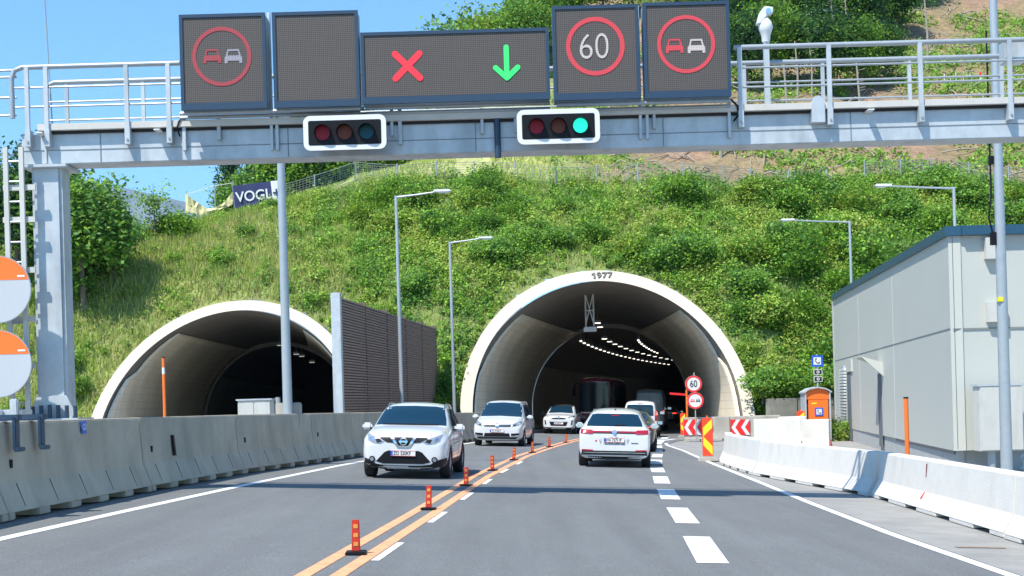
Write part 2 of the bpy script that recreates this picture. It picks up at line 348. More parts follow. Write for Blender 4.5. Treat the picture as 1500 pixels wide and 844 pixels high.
# ground: one sheet, denser near the road, out to the horizon
xs = np.array([-8000, -3000, -900, -300, -120, -60, -30, -20, -14, -9, -4, 0, 4, 9, 14, 20, 30, 60, 120, 300, 900, 3000, 8000], float)
ys = np.array([-6000, -2000, -400, -100, -30, 0, 15, 30, 45, 60, 70, 80, 100, 130, 180, 300, 900, 3000, 10000], float)
vs = [(x, y, gz(x) - 0.02 - (0.6 if x < -13 else 0)) for y in ys for x in xs]
fs = [(j * len(xs) + i, j * len(xs) + i + 1, (j + 1) * len(xs) + i + 1, (j + 1) * len(xs) + i) for j in range(len(ys) - 1) for i in range(len(xs) - 1)]
me = bpy.data.meshes.new('ground'); me.from_pydata(vs, [], fs); tag(link_mesh('ground', me, M_asph2), kind='structure')

# road sheet
strip('road', M_asph, lambda y: interp(BL, y) - 0.1, lambda y: interp(RE, y) + 0.12, -6, 180, 0.0, 1.5)
# lane markings
def offs(pts, o): return lambda y: interp(pts, y) + o
def marking(name, m, pts, o0, o1, y0, y1, dz=0.005, step=0.75): return strip(name, m, offs(pts, o0), offs(pts, o1), y0, y1, dz, step)
marking('edge_line', M_white_paint, LE, -0.09, 0.09, -5, 150)
marking('edge_line', M_white_paint, RE, -0.075, 0.075, -5, 62)
marking('temporary_line', M_orange_paint, CL, -0.235, -0.085, -5, 96)
marking('temporary_line', M_orange_paint, CL, 0.085, 0.235, -5, 96)
for k in range(-1, 12):
    y0 = 14.9 + 5.0 * k
    marking('lane_dash', M_white_paint, LD, -0.15 - 0.02, 0.17, y0, y0 + 3.0, step=1.0)
for y0 in (9.3, 14.6, 19.3, 23.9, 28.6, 33.3, 38):
    marking('faded_lane_dash', M_white_paint, CL, 0.25, 0.34, y0, y0 + 1.9, step=0.95)
# white line that sweeps out of the tunnel round the nose of the works area
sw = [(6.32, 58), (6.45, 62), (6.9, 66), (7.9, 69.5), (9.3, 71.3), (10.2, 72)]
vs = []; 
def sweep(pts, wd, dz, name, m):
    P = []
    for i in range(len(pts) - 1):
        for t in (0, .25, .5, .75): P.append(Vector(pts[i]).lerp(Vector(pts[i + 1]), t))
    P.append(Vector(pts[-1])); vs = []
    for i, p in enumerate(P):
        t = (P[min(i + 1, len(P) - 1)] - P[max(0, i - 1)]).normalized(); n = Vector((-t.y, t.x)) * wd
        for q in (p - n, p + n): vs.append((q.x, q.y, gz(q.x) + dz))
    me = bpy.data.meshes.new(name); me.from_pydata(vs, [], [(2 * i, 2 * i + 1, 2 * i + 3, 2 * i + 2) for i in range(len(P) - 1)])
    return tag(link_mesh(name, me, m), kind='structure')
sweep([(6.4, 62.1), (6.9, 66), (7.9, 69.5), (9.3, 71.3), (10.2, 72)], 0.13, 0.009, 'edge_line', M_white_paint)
# rust-brown patch and tar seams on the right verge
sweep([(5.35, 17.3), (5.65, 17.32), (5.95, 17.3)], 0.07, -0.012, 'verge_patch', mat('patch', (0.27, 0.21, 0.16), 0.9, var=0.2))

# ================================================================== HILL
RP = dict(xc=4.75, zc=1.42, R=7.36, Ri=6.74, Y0=70.2)        # right portal
LP = dict(xc=-14.75, zc=0.75, R=7.0, Ri=6.42, Y0=72.0)      # left portal
CUT = 0.90
FENCE = []  # filled later
def fnoise(x, y, s, seed=0):
    # cheap smooth value noise (numpy)
    x = np.asarray(x) / s + 31.7 * seed; y = np.asarray(y) / s + 17.3 * seed
    xi = np.floor(x).astype(int); yi = np.floor(y).astype(int); xf = x - xi; yf = y - yi
    u = xf * xf * (3 - 2 * xf); v = yf * yf * (3 - 2 * yf)
    def h(a, b):
        n = (a * 374761393 + b * 668265263 + seed * 1442695) & 0x7fffffff
        n = ((n ^ (n >> 13)) * 1274126177) & 0x7fffffff
        return ((n ^ (n >> 16)) & 0xffff) / 65535.0
    return (h(xi, yi) * (1 - u) + h(xi + 1, yi) * u) * (1 - v) + (h(xi, yi + 1) * (1 - u) + h(xi + 1, yi + 1) * u) * v
def hillz(x, Y):
    x = np.asarray(x, float); Y = np.asarray(Y, float)
    Yf = np.interp(x, [-60, -22, -8, -2, 13, 16, 40], [66, 72.45, 72.45, 70.75, 70.75, 71.3, 73])
    d = Y - Yf
    z = np.where(d < 8.2, d / CUT - 0.12, 8.2 / CUT - 0.12 + 0.60 * (d - 8.2))
    z = np.where(d > 19, 8.2 / CUT - 0.12 + 0.60 * 10.8 + 0.50 * (d - 19), z)
    cap = np.interp(x, [-60, -40, -24, -17.5, -12, -6, 0, 6, 12], [6, 9.5, 13.2, 14.6, 16.3, 18.8, 25, 40, 90])
    cap = cap + 0.05 * np.clip(Y - 90, 0, 60)
    k = 1.2
    z = -k * np.log(np.exp(-np.clip(z, -5, 90) / k) + np.exp(-cap / k))
    near = np.clip((d - 9) / 6, 0.05, 1)
    z = z + near * (1.3 * (fnoise(x, Y, 7, 1) - 0.5) + 0.7 * (fnoise(x, Y, 2.3, 2) - 0.5) + 0.3 * (fnoise(x, Y, 0.8, 3) - 0.5))
    return z
def onhill(px, py, dflt=92.0):
    Y = 72.0
    while Y < 170:
        x, z = un(px, py, Y)
        if float(hillz(x, Y)) >= z: return x, Y
        Y += 0.1
    return un(px, py, dflt)[0], dflt
def in_opening(x, Y, z, m=0.0):
    r = np.zeros(np.shape(x), bool)
    for P in (RP, LP):
        dx = np.abs(np.asarray(x) - P['xc']); R = P['R'] - 0.12 + m
        arch = P['zc'] + np.sqrt(np.clip(R * R - dx * dx, 0, None))
        r |= (dx < R) & (z < arch)
    return r
FPX_ = [(413, 322), (461, 272), (521, 265), (582, 270), (640, 267), (695, 267), (755, 268), (815, 277), (875, 274), (935, 272), (1001, 270), (1060, 275), (1100, 278), (1156, 282), (1212, 282), (1267, 268), (1320, 266), (1364, 265), (1420, 270), (1478, 276), (1540, 276)]
FP = []
for p_ in FPX_: FP.append(onhill(p_[0], p_[1]))
FP[0] = (un(413, 310, 91.6)[0], 91.6)
_fx = [-60] + [p[0] for p in FP] + [60]; _fy = [91.6] + [p[1] for p in FP] + [FP[-1][1]]
def YF(x): return np.interp(x, _fx, _fy)
gx = np.arange(-70, 75.01, 0.4); gy = np.concatenate([np.arange(66, 100, 0.4), np.arange(100, 175, 1.0)])
X, Y = np.meshgrid(gx, gy); Z = hillz(X, Y)
Z = np.where(Z < -1.6, -1.6, Z)
# colour of the bare surface: soil, dry meadow, green darkened as shade between clumps
soil = np.clip((fnoise(X, Y, 5, 5) - 0.45) * 4, 0, 1) * np.clip((Y - YF(X)) / 2, 0, 1) * np.clip((X - 4) / 3, 0, 1)
soil = np.maximum(soil, np.clip((Y - YF(X)) / 2, 0, 1) * np.clip((X - 4) / 2, 0, 1) * 0.75)
mead = np.clip((Y - YF(X)) / 1.5, 0, 1) * np.clip((5 - X) / 3, 0, 1)
green = np.array([0.075, 0.12, 0.03]); dryg = np.array([0.23, 0.26, 0.08]); browns = np.array([0.25, 0.16, 0.10]); me_c = np.array([0.33, 0.34, 0.13])
mix = (fnoise(X, Y, 4, 8) * 0.7 + np.clip((-8 - X) / 8, 0, 0.5))[..., None]
col = green * (1 - mix) + dryg * mix
col = col * (1 - soil[..., None]) + browns * soil[..., None]
col = col * (1 - mead[..., None]) + me_c * mead[..., None]
ny, nx = X.shape
idx = np.arange(ny * nx).reshape(ny, nx)
q = np.stack([idx[:-1, :-1], idx[:-1, 1:], idx[1:, 1:], idx[1:, :-1]], -1).reshape(-1, 4)
cx = (X[:-1, :-1] + X[1:, 1:]).ravel() / 2; cy = (Y[:-1, :-1] + Y[1:, 1:]).ravel() / 2; cz = ((Z[:-1, :-1] + Z[1:, 1:]) / 2).ravel()
keep = ~in_opening(cx, cy, cz)
o = np_mesh('hill', np.stack([X, Y, Z], -1).reshape(-1, 3), q[keep], M_hill, col.reshape(-1, 3)); tag(o, kind='structure')
o.data.polygons.foreach_set('use_smooth', [True] * len(o.data.polygons))

# far wooded ridge and mountain
def ridge(name, m, x0, x1, y, prof, depth, amp, seed):
    xs_ = np.linspace(x0, x1, 160); rows = 24; V = []
    for j in range(rows):
        t = j / (rows - 1)
        for x in xs_:
            h = np.interp(x, [p[0] for p in prof], [p[1] for p in prof]) + amp * (float(fnoise(x, 0, abs(x1 - x0) / 14, seed)) - 0.5) * 2
            n = amp * 0.9 * (float(fnoise(x, y + t * depth, depth / 5, seed + 1)) - 0.5) * math.sin(PI * t)
            V.append((x, y + t * depth, h * math.sin(PI / 2 * min(1, t * 1.0)) ** 0.8 + n))
    F = [(j * 160 + i, j * 160 + i + 1, (j + 1) * 160 + i + 1, (j + 1) * 160 + i) for j in range(rows - 1) for i in range(159)]
    me = bpy.data.meshes.new(name); me.from_pydata(V, [], F); me.polygons.foreach_set('use_smooth', [True] * len(F)); o = link_mesh(name, me, m); tag(o, kind='structure'); return o
ridge('mountain', M_rock, -5200, 600, 6500, [(-5200, 1560), (-3200, 1500), (-2350, 1440), (-1950, 1330), (-1400, 1130), (-900, 820), (600, 500)], 2600, 90, 4)

# ================================================================== TUNNELS
def axis(P, Y):
    if P is RP:
        if Y < 100: return P['xc'] + 0.086 * max(0, Y - 75)
        return P['xc'] + 2.15 + 0.125 * (Y - 100) + 0.0009 * (Y - 100) ** 2
    return P['xc'] - 0.075 * max(0, Y - 76)
def gl(P): return -0.35 if P is RP else -0.75
def arc_pt(P, R, th, Y, zc=None):
    # th from 0 (right foot at ground) .. through springing .. to pi (left foot); legs below the springing go straight down
    zc = P['zc'] if zc is None else zc
    return (axis(P, Y) + R * math.cos(th), Y, zc + R * math.sin(th))
def section(P, R, n=40, zc=None):
    zc = P['zc'] if zc is None else zc
    g = gl(P) - 0.3
    pts = [(R, g), (R, (g + zc) / 2)] + [(R * math.cos(PI * k / n), zc + R * math.sin(PI * k / n)) for k in range(n + 1)] + [(-R, (g + zc) / 2), (-R, g)]
    return pts
def sweep_tunnel(name, P, s0f, y1, R0, R1, m, parent, inv=True, zc1=None, thr=None, steps=24, off=0.0, ylist=None):
    # lining from the slanted cut (or y0) to y1; thr=(zlo,zhi) keeps part of the arc
    nsec = len(section(P, R0)); V = []; F = []; A = []
    for j in range(steps + 1):
        t = j / steps
        a0 = section(P, R0 - off); a1 = section(P, R1 - off, zc=zc1)
        s = 0
        for i in range(nsec):
            z0 = a0[i][1]; ys_ = s0f(z0); y = ys_ + (y1 - ys_) * t
            # radius shrinks with absolute distance
            tt = t
            x = a0[i][0] * (1 - tt) + a1[i][0] * tt; z = a0[i][1] * (1 - tt) + a1[i][1] * tt
            if i: s += math.hypot(a0[i][0] - a0[i - 1][0], a0[i][1] - a0[i - 1][1])
            V.append((axis(P, y) + x, y, z)); A.append((y, s, 0))
    for j in range(steps):
        for i in range(nsec - 1):
            a = j * nsec + i
            zc_ = (V[a][2] + V[a + 1][2] + V[a + nsec][2] + V[a + nsec + 1][2]) / 4
            if thr and not thr(zc_, (V[a][1] + V[a + nsec][1]) / 2, i): continue
            F.append((a, a + nsec, a + nsec + 1, a + 1))
    me = bpy.data.meshes.new(name); me.from_pydata(V, [], F)
    at = me.attributes.new('P2', 'FLOAT_VECTOR', 'POINT'); at.data.foreach_set('vector', np.array(A, dtype=np.float32).ravel())
    bm = bmesh.new(); bm.from_mesh(me); bmesh.ops.delete(bm, geom=[v for v in bm.verts if not v.link_faces], context='VERTS')
    bm.to_mesh(me); bm.free()
    me.polygons.foreach_set('use_smooth', [True] * len(me.polygons))
    return link_mesh(name, me, m, parent)
def portal(P, name, label, y1, R1, zc1, yend, sidez):
    root = thing(name, label, 'tunnel', (0, 0, 0))
    cut = lambda z: P['Y0'] + CUT * z
    # collar: bevelled concrete ring, planar slanted face
    so_, si = section(P, P['R'], 64), section(P, P['Ri'], 64); n = len(so_); V = []; F = []
    for (xo, zo), (xi, zi) in zip(so_, si):
        V += [(P['xc'] + xo, cut(zo), zo), (P['xc'] + xi, cut(zi), zi), (P['xc'] + xi, cut(zi) + 0.07, zi), (P['xc'] + xo, cut(zo) + 1.6, zo)]
    for i in range(n - 1):
        a = 4 * i; b = a + 4
        F += [(a, a + 1, b + 1, b), (a + 1, a + 2, b + 2, b + 1), (a + 3, a, b, b + 3)]
    me = bpy.data.meshes.new('portal_collar'); me.from_pydata(V, [], F)
    link_mesh('portal_collar', me, M_portal, root)
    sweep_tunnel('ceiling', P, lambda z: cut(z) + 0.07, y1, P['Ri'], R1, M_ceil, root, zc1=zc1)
    nA = len(section(P, P['Ri']))
    for sgn in (-1, 1):
        V = []; F = []; A = []; m1 = 14; st_ = 26
        for q in range(m1 + 1):
            zt0 = q / m1
            for k in range(st_ + 1):
                pass
        for k in range(st_ + 1):
            t = k / st_
            for q in range(m1 + 1):
                f = q / m1; zz = gl(P) - 0.3 + (sidez - gl(P) + 0.3) * f
                ys0 = cut(zz) + 0.46 + (1.25 if zz > 3.6 else 0)
                y = ys0 + (y1 - ys0) * t; tt = min(1, t + (y1 - y) * .0)
                R = (P['Ri'] * (1 - tt) + R1 * tt) - 0.13; zc_ = P['zc'] * (1 - tt) + zc1 * tt
                # evenly spaced along the arc up to z = sidez
                leg = zc_ - (gl(P) - 0.3); amax = math.asin(min(.995, (min(sidez, zc_ + R * .99) - zc_) / R)); arc = leg + R * amax; s_ = arc * f
                if s_ < leg: x, z = R, gl(P) - 0.3 + s_
                else: a_ = (s_ - leg) / R; x, z = R * math.cos(a_), zc_ + R * math.sin(a_)
                ys0 = cut(z) + 0.46 + (1.25 if z > 3.6 else 0); y = ys0 + (y1 - ys0) * t
                V.append((axis(P, y) + sgn * x, y, z)); A.append((y, s_, 0))
        n_ = m1 + 1
        for k in range(st_):
            for q in range(m1): F.append((k * n_ + q, k * n_ + q + 1, (k + 1) * n_ + q + 1, (k + 1) * n_ + q))
        me = bpy.data.meshes.new('wall_cladding'); me.from_pydata(V, [], F)
        at = me.attributes.new('P2', 'FLOAT_VECTOR', 'POINT'); at.data.foreach_set('vector', np.array(A, dtype=np.float32).ravel())
        me.polygons.foreach_set('use_smooth', [True] * len(F)); o_ = link_mesh('wall_cladding', me, M_clad_t, root)
        md = o_.modifiers.new('thick', 'SOLIDIFY'); md.thickness = 0.05; md.offset = -1 * sgn
    # rim wall where the bore narrows
    a0 = section(P, R1 + 0.2, zc=zc1); a1 = section(P, R1 - 0.27, zc=zc1); V = []; F = []
    for (x0, z0), (x1, z1) in zip(a0, a1): V += [(axis(P, y1) + x0, y1 - 0.02, z0), (axis(P, y1) + x1, y1 - 0.02, z1), (axis(P, y1) + x1, y1 + 0.5, z1)]
    for i in range(len(a0) - 1): F += [(3 * i, 3 * i + 1, 3 * i + 4, 3 * i + 3), (3 * i + 1, 3 * i + 2, 3 * i + 5, 3 * i + 4)]
    me = bpy.data.meshes.new('bore_rim'); me.from_pydata(V, [], F); link_mesh('bore_rim', me, M_concG, root)
    # the bore itself
    Q = dict(P); V = []; F = []; A = []
    yy = np.arange(y1 + 0.4, yend + 0.1, 4.0); sec = section(P, R1 - 0.25, zc=zc1); n = len(sec)
    for j, y in enumerate(yy):
        s = 0
        for i, (x, z) in enumerate(sec):
            if i: s += math.hypot(x - sec[i - 1][0], z - sec[i - 1][1])
            V.append((axis(P, y) + x, y, z)); A.append((y, s, 0))
    Fw = []; Fc = []
    for j in range(len(yy) - 1):
        for i in range(n - 1):
            a = j * n + i; zc_ = (V[a][2] + V[a + 1][2]) / 2
            (Fw if zc_ < 4.2 else Fc).append((a, a + n, a + n + 1, a + 1))
    Fc.append(tuple((len(yy) - 1) * n + i for i in range(n)))
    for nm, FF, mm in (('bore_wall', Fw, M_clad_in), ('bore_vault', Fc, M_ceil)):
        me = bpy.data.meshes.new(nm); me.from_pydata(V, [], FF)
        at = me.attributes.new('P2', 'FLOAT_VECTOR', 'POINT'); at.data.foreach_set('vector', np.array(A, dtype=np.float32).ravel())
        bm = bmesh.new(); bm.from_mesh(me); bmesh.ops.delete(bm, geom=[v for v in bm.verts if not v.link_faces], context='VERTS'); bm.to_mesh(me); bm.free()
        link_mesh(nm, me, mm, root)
    # raised walkway kerbs
    for s in (-1, 1):
        kb = MB(); vs = []; yk = np.arange(P['Y0'] + 1, 150, 3.0)
        for y in yk:
            tt = min(1, (y - P['Y0']) / (y1 - P['Y0'])); r = P['Ri'] * (1 - tt) + (R1 - 0.27) * tt
            x1 = axis(P, y) + s * (r - 0.02); x0 = axis(P, y) + s * (r - 0.85)
            zz = gl(P) - 0.2
            vs += [(x0, y, zz), (x0, y, gz(x0) + 0.16 if P is RP else zz + 0.4), (x1, y, gz(x0) + 0.16 if P is RP else zz + 0.4)]
        fs = []
        for i in range(len(yk) - 1): fs += [(3 * i, 3 * i + 1, 3 * i + 4, 3 * i + 3), (3 * i + 1, 3 * i + 2, 3 * i + 5, 3 * i + 4)]
        kb.add(vs, fs); kb.build('walkway_kerb', M_concG, root)
    return root
rt = portal(RP, 'road_tunnel', 'large white rimmed tunnel mouth with the year 1977 above traffic', 100, 5.75, 1.25, 215, 6.45)
ltun = portal(LP, 'road_tunnel', 'white rimmed tunnel mouth behind the brown slatted wall, without a year on it', 103, 5.65, 0.9, 190, 6.0)
# year on the collar
me = text_mesh('977', 0.62, 0.05, 0.95)
yo = link_mesh('year_digits', me, M_digit, rt)
zd = un(881, 402, 78)[1]
yo.location = (un(881, 402, 77.7)[0], RP['Y0'] + CUT * (RP['zc'] + 7.05) - 0.06, RP['zc'] + 7.05); yo.rotation_euler = (-math.atan(CUT), 0, 0); yo.location.x += 0.17
o1 = MB().prism([(-.05, -.22), (.05, -.22), (.05, .22), (-.03, .22), (-.14, .13), (-.14, .05), (-.05, .10)], lambda u, v, q: (u - .56, q - .025, v), .05).build('year_digit', M_digit, yo)

# fan / sign bracket hanging under the crown (white lattice) and tunnel lamps
lat = thing('lattice_hanger', 'pale steel lattice hanging from the ceiling in the large tunnel mouth', 'bracket', (0, 0, 0))
YH = 83.0
xh0, zt = un(857, 430, YH); xh1, zb_ = un(870, 480, YH)
b = MB()
for x in (xh0, xh1): b.tube([(x, YH, zt + 0.1), (x, YH, zb_)], 0.05, 6)
b.build('hanger_rod', M_white, lat)
b = MB(); b.tube([(xh0, YH, zt), (xh1, YH, zb_ + 0.2)], 0.035, 6); b.tube([(xh1, YH, zt), (xh0, YH, zb_ + 0.2)], 0.035, 6); b.tube([(xh0, YH, zt - 1), (xh1, YH, zt - 1)], 0.035, 6)
b.build('cross_brace', M_white, lat)
MB().box(((xh0 + xh1) / 2, YH, zb_ - 0.1), (0.75, 0.5, 0.28)).build('housing', M_white, lat, bevel=0.03)
def tunnel_lamp(x, y, z, rz, group, label, m=M_lum, d=(0.42, 0.34, 0.14)):
    t = thing('tunnel_lamp', label, 'lamp', (x, y, z), rz, group)
    MB().box((0, 0, 0.05), (d[0], d[1], 0.16)).build('housing', M_steel2, t, bevel=0.02)
    MB().box((0, 0, -0.05), (d[0] * 0.86, d[1] * 0.8, 0.06)).build('lens', m, t)
    MB().tube([(0, 0, 0.12), (0, 0, 0.7)], 0.03, 6).build('hanger', M_steel2, t)
    return t
lampA = tunnel_lamp(0, 0, 0, 0, 'lamps in the middle row of the large tunnel', 'square lamp in the middle row on the ceiling of the large tunnel')
first = True
for k in range(16):
    y = 93 + k * 5.2
    o = lampA if first else copy_tree(lampA); first = False
    o.location = (axis(RP, y) - 0.55 + 0.03 * k, y, 6.15 if y > 100 else 6.75); o.rotation_euler = (0, 0, -0.15)
lampB = tunnel_lamp(0, 0, 0, 0, 'lamps in the side rows of the large tunnel', 'narrow lamp in a side row on the ceiling of the large tunnel', d=(0.16, 1.3, 0.10))
first = True
for row, z in ((-1.9, 5.85), (2.1, 5.8)):
    for k in range(22 if row < 0 else 9):
        y = 99 + k * 3.6
        o = lampB if first else copy_tree(lampB); first = False
        s = (axis(RP, y + 1) - axis(RP, y)); o.location = (axis(RP, y) + row, y, z); o.rotation_euler = (0, 0, -math.atan(s))
lampC = tunnel_lamp(0, 0, 0, 0, 'lamps on the ceiling of the left tunnel', 'flat lamp on the dark ceiling of the left tunnel', M_lumleft)
for k, (px, py, y) in enumerate(((410, 505, 98), (434, 518, 103), (442, 521, 106), (457, 530, 109))):
    o = lampC if k == 0 else copy_tree(lampC)
    x, z = un(px, py, y); o.location = (x, y, z)

# ================================================================== WALLS ROUND THE PORTALS
# retaining wall right of the large portal
rw = MB()
for i in range(6):
    rw.box((13.2 + i * 1.53 , 69.7 + i * 0.15, 0.25), (1.5, 0.4, 2.5), Matrix.Rotation(0.1, 3, 'Z'))
tag(rw.build('retaining_wall', mat('mossy_concrete', (0.20, 0.195, 0.165), 0.95, var=0.3, vscale=1.2, bump=.4, bscale=8, stain=(0.42, 0.40, 0.35), sscale=1.3, samt=0.7), bevel=0.03), 'stained concrete retaining wall under the shrubs beside the orange phone booth', 'wall')

# ================================================================== NOISE WALL
nw = thing('noise_barrier', 'brown slatted noise barrier wall standing between the two tunnel mouths', 'wall')
A = Vector((un(497, 607, 51)[0], 51, 0)); Bv = Vector((un(638, 605, 73.5)[0], 73.5, 0)); ztop = un(497, 431, 51)[1]; ztop2 = un(638, 478, 73.5)[1]
d = (Bv - A); Lw = d.length; d.normalize(); ang = math.atan2(d.y, d.x); Rz = Matrix.Rotation(ang, 3, 'Z')
b = MB()
n = 56
for k in range(n):
    t = (k + 0.5) / n; z0 = -0.2 + (ztop + 0.1) * t; z1 = -0.2 + (ztop2 + 0.1) * t
    for s in (1,):
        for seg in range(5):
            pa = A + d * (Lw * seg / 5 + 0.05); pb = A + d * (Lw * (seg + 1) / 5 - 0.05); c = (pa + pb) / 2; zz = z0 + (z1 - z0) * (seg + .5) / 5
            b.box((c.x, c.y, zz), (Lw / 5 - 0.1, 0.26 + 0.03 * (k % 2), 0.066), Rz)
b.build('slats', M_wood, nw)
b = MB(); c = (A + Bv) / 2; b.box((c.x, c.y, (ztop + ztop2) / 4 - 0.1), (Lw - 0.1, 0.12, (ztop + ztop2) / 2 - 0.2), Rz); b.build('backing_panel', mat('slat_gap', (0.12, 0.085, 0.07), 0.9), nw)
for seg in range(1, 6):
    p = A + d * (Lw * seg / 5); zt_ = ztop + (ztop2 - ztop) * seg / 5
    MB().box((p.x, p.y, zt_ / 2 - 0.1), (0.09, 0.31, zt_ + 0.2), Rz).build('post', mat('slat_post', (0.12, 0.09, 0.08), 0.7) if seg == 1 else MATS['slat_post'], nw)
MB().box((A.x, A.y, ztop / 2 - 0.1), (0.27, 0.34, ztop + 0.3), Rz).build('end_post', M_steel, nw, bevel=0.01)

# ================================================================== BARRIERS
def jersey_profile(h, wb, wt, steep=False):
    # half profile (x from centre, z)
    return [(-wb / 2, 0.0), (-wb / 2, 0.07), (-wb / 2 + (wb - wt) * 0.36, 0.32 * h / 0.85), (-wt / 2, h - 0.02), (-wt / 2 + 0.02, h), (wt / 2 - 0.02, h), (wt / 2, h - 0.02), (wb / 2 - (wb - wt) * 0.36, 0.32 * h / 0.85), (wb / 2, 0.07), (wb / 2, 0)]
def barrier(name, label, group, p0, p1, h, wb, wt, m, feet=3, z0=None, grooves=0, foot_h=0.07, extra=None):
    p0 = Vector((p0[0], p0[1], 0)); p1 = Vector((p1[0], p1[1], 0)); c = (p0 + p1) / 2; d = p1 - p0; Ln = d.length - 0.03; rz = math.atan2(d.y, d.x) - PI / 2
    za = gz(p0.x) if z0 is None else z0; zb = gz(p1.x) if z0 is None else z0
    t = thing(name, label, 'barrier', (c.x, c.y, (za + zb) / 2), 0, group)
    t.rotation_euler = (math.atan2(zb - za, Ln), 0, rz)
    prof = jersey_profile(h, wb, wt)
    # cross-section closed; the underside is notched: body starts above foot_h and separate pads touch the road
    up = [(x, max(z, foot_h)) for x, z in prof]
    b = MB(); b.prism(up, lambda u, v, q: (u, -Ln / 2 + q, v), Ln)
    gap = 0.82 if feet > 3 else 0.46
    seg = Ln / feet
    for k in range(feet + 1):
        ya = max(-Ln / 2, -Ln / 2 + k * seg - (seg - gap) / 2); yb = min(Ln / 2, -Ln / 2 + k * seg + (seg - gap) / 2)
        b.box((0, (ya + yb) / 2, foot_h / 2 + 0.001), (wb, yb - ya, foot_h))
    o = b.build('body', m, t, bevel=0.012)
    return t, Ln
# left high barrier, 6 m elements along the measured line
yj = [6.0, 12.1, 18.3, 24.5, 30.8, 36.8, 42.8, 48.8, 54.8, 60.8, 66.0]
for i in range(len(yj) - 1):
    a = (interp(BL, yj[i]) - 0.36, yj[i]); b_ = (interp(BL, yj[i + 1]) - 0.36, yj[i + 1])
    hh = 1.28 if yj[i] < 50 else 1.2
    lab = {0: None}
    t, Ln = barrier('concrete_barrier', 'x', 'tall grey barrier elements along the left road edge', a, b_, hh, 0.72, 0.30, M_concL, feet=5, foot_h=0.10)
    t['label'] = 'tall grey concrete barrier element in the line along the left edge of the road'
    for k in range(5):
        MB().box((0.355 - 0.155 * 0.5, -Ln / 2 + 0.6 + k * 1.2, 0.30), (0.012, 0.02, 0.33), Matrix.Rotation(rad(-21), 3, 'Y')).build('drip_groove', M_dark, t)
    MB().box((0.20, -Ln / 2 + 0.5, 0.72), (0.02, 0.07, 0.11)).build('lifting_slot', M_black, t)
    if i in (3,): MB().box((0.222, -Ln / 2 + 1.7, 0.75), (0.03, 0.10, 0.38), Matrix.Rotation(rad(-6), 3, 'Y')).build('marker_strip', M_black, t)
    if i == 2:
        t['label'] = 'tall grey barrier element with the small blue number plate near its top'
        pl = MB().box((0.19, -Ln / 2 + 3.35, 1.155), (0.012, 0.20, 0.19)).build('number_plate', M_blue, t)
        me = text_mesh('Q2', 0.13, 0.004); dg = link_mesh('plate_text', me, M_white, pl); dg.location = (0.2, -Ln / 2 + 3.35, 1.16); dg.rotation_euler = (0, 0, PI / 2)
# clamps of the ladder gantry resting over the left barrier
for k, (px, py) in enumerate(((27, 625), (61, 620))):
    Yc = 18.8 + k * 0.9; x = interp(BL, Yc) - 0.12; z = 1.28 + gz(x)
    b = MB(); b.box((x - 0.2, Yc, z + 0.06), (0.6, 0.14, 0.08)); b.box((x + 0.04, Yc, z - 0.15), (0.05, 0.16, 0.42)); b.box((x + 0.08, Yc, z - 0.36), (0.1, 0.18, 0.06))
    tag(b.build('barrier_clamp', M_pframe, bevel=0.01), ('dark steel clamp hooked over the grey barrier at the picture edge', 'dark steel clamp hooked over the grey barrier under the gantry column')[k], 'clamp', 'steel clamps on the grey barrier')

# right low white barriers
RB = [((6.0, 8.0), (6.35, 18.5), 'long white barrier at the lower right corner, past the steel joint plate'),
      ((6.38, 18.6), (6.72, 26.8), 'long white barrier with a dark red reflector strip on its face'),
      ((6.70, 27.0), (5.80, 34.6), 'white barrier angled towards the road in front of the paired blocks'),
      ((5.80, 34.75), (5.80, 37.6), 'short white barrier just behind the angled one at the kinked line'),
      ((5.81, 37.7), (5.88, 40.4), 'short white barrier second from the striped beacon'),
      ((5.90, 40.5), (6.25, 43.3), 'short white barrier next to the red and yellow beacon')]
for (a, b_, lab) in RB:
    a = (a[0] + 0.3, a[1]); b_ = (b_[0] + 0.3, b_[1])
    t, Ln = barrier('concrete_barrier', lab, 'low white barriers along the right road edge', a, b_, 0.86 if a[1] > 30 else 0.84, 0.60, 0.22, M_concR, feet=max(2, int((Vector(a) - Vector(b_)).length / 1.9)), foot_h=0.06)
    if 'reflector' in lab:
        for zz, hh, rot in ((0.60, 0.34, 4), (0.26, 0.14, 36)):
            MB().box((-0.128 if zz > 0.5 else -0.195, 0.55, zz), (0.014, 0.06, hh), Matrix.Rotation(rad(rot), 3, 'Y')).build('reflector_strip', M_red if zz < 0.5 else mat('dark_red_reflector', (0.18, 0.01, 0.02), 0.3), t)
    if 'lower right' in lab:
        MB().box((-0.135, Ln / 2 - 0.5, 0.58), (0.03, 0.16, 0.62)).build('joint_plate', M_steel, t)

# loose blocks in the works area
def block(label, p0, p1, h=0.86, wb=0.58, wt=0.24, m=M_concR, grp='white barrier blocks parked in the works area', z0=-0.36, feet=2):
    return barrier('concrete_barrier', label, grp, p0, p1, h, wb, wt, m, feet=feet, z0=z0, foot_h=0.06)
x0 = un(1108, 650, 50)[0]; x1 = un(1172, 650, 50.5)[0]; x2 = un(1205, 650, 52)[0]
block('tall white concrete block parked crosswise behind the kinked line', (x0, 50.5), (x1 - 0.02, 50.2), h=1.12, z0=-0.30, wt=0.4)
block('white concrete block standing right of the crosswise one, next to a small red cone', (x1 + 0.3, 51.5), (x2 + 0.1, 51.2), h=1.08, z0=-0.34, wt=0.4)
xa = un(1140, 620, 60)[0]; xb = un(1180, 620, 60)[0]
block('white concrete block behind the others, below the small striped panel', (xa, 60), (xb, 60), h=1.1, z0=-0.36)
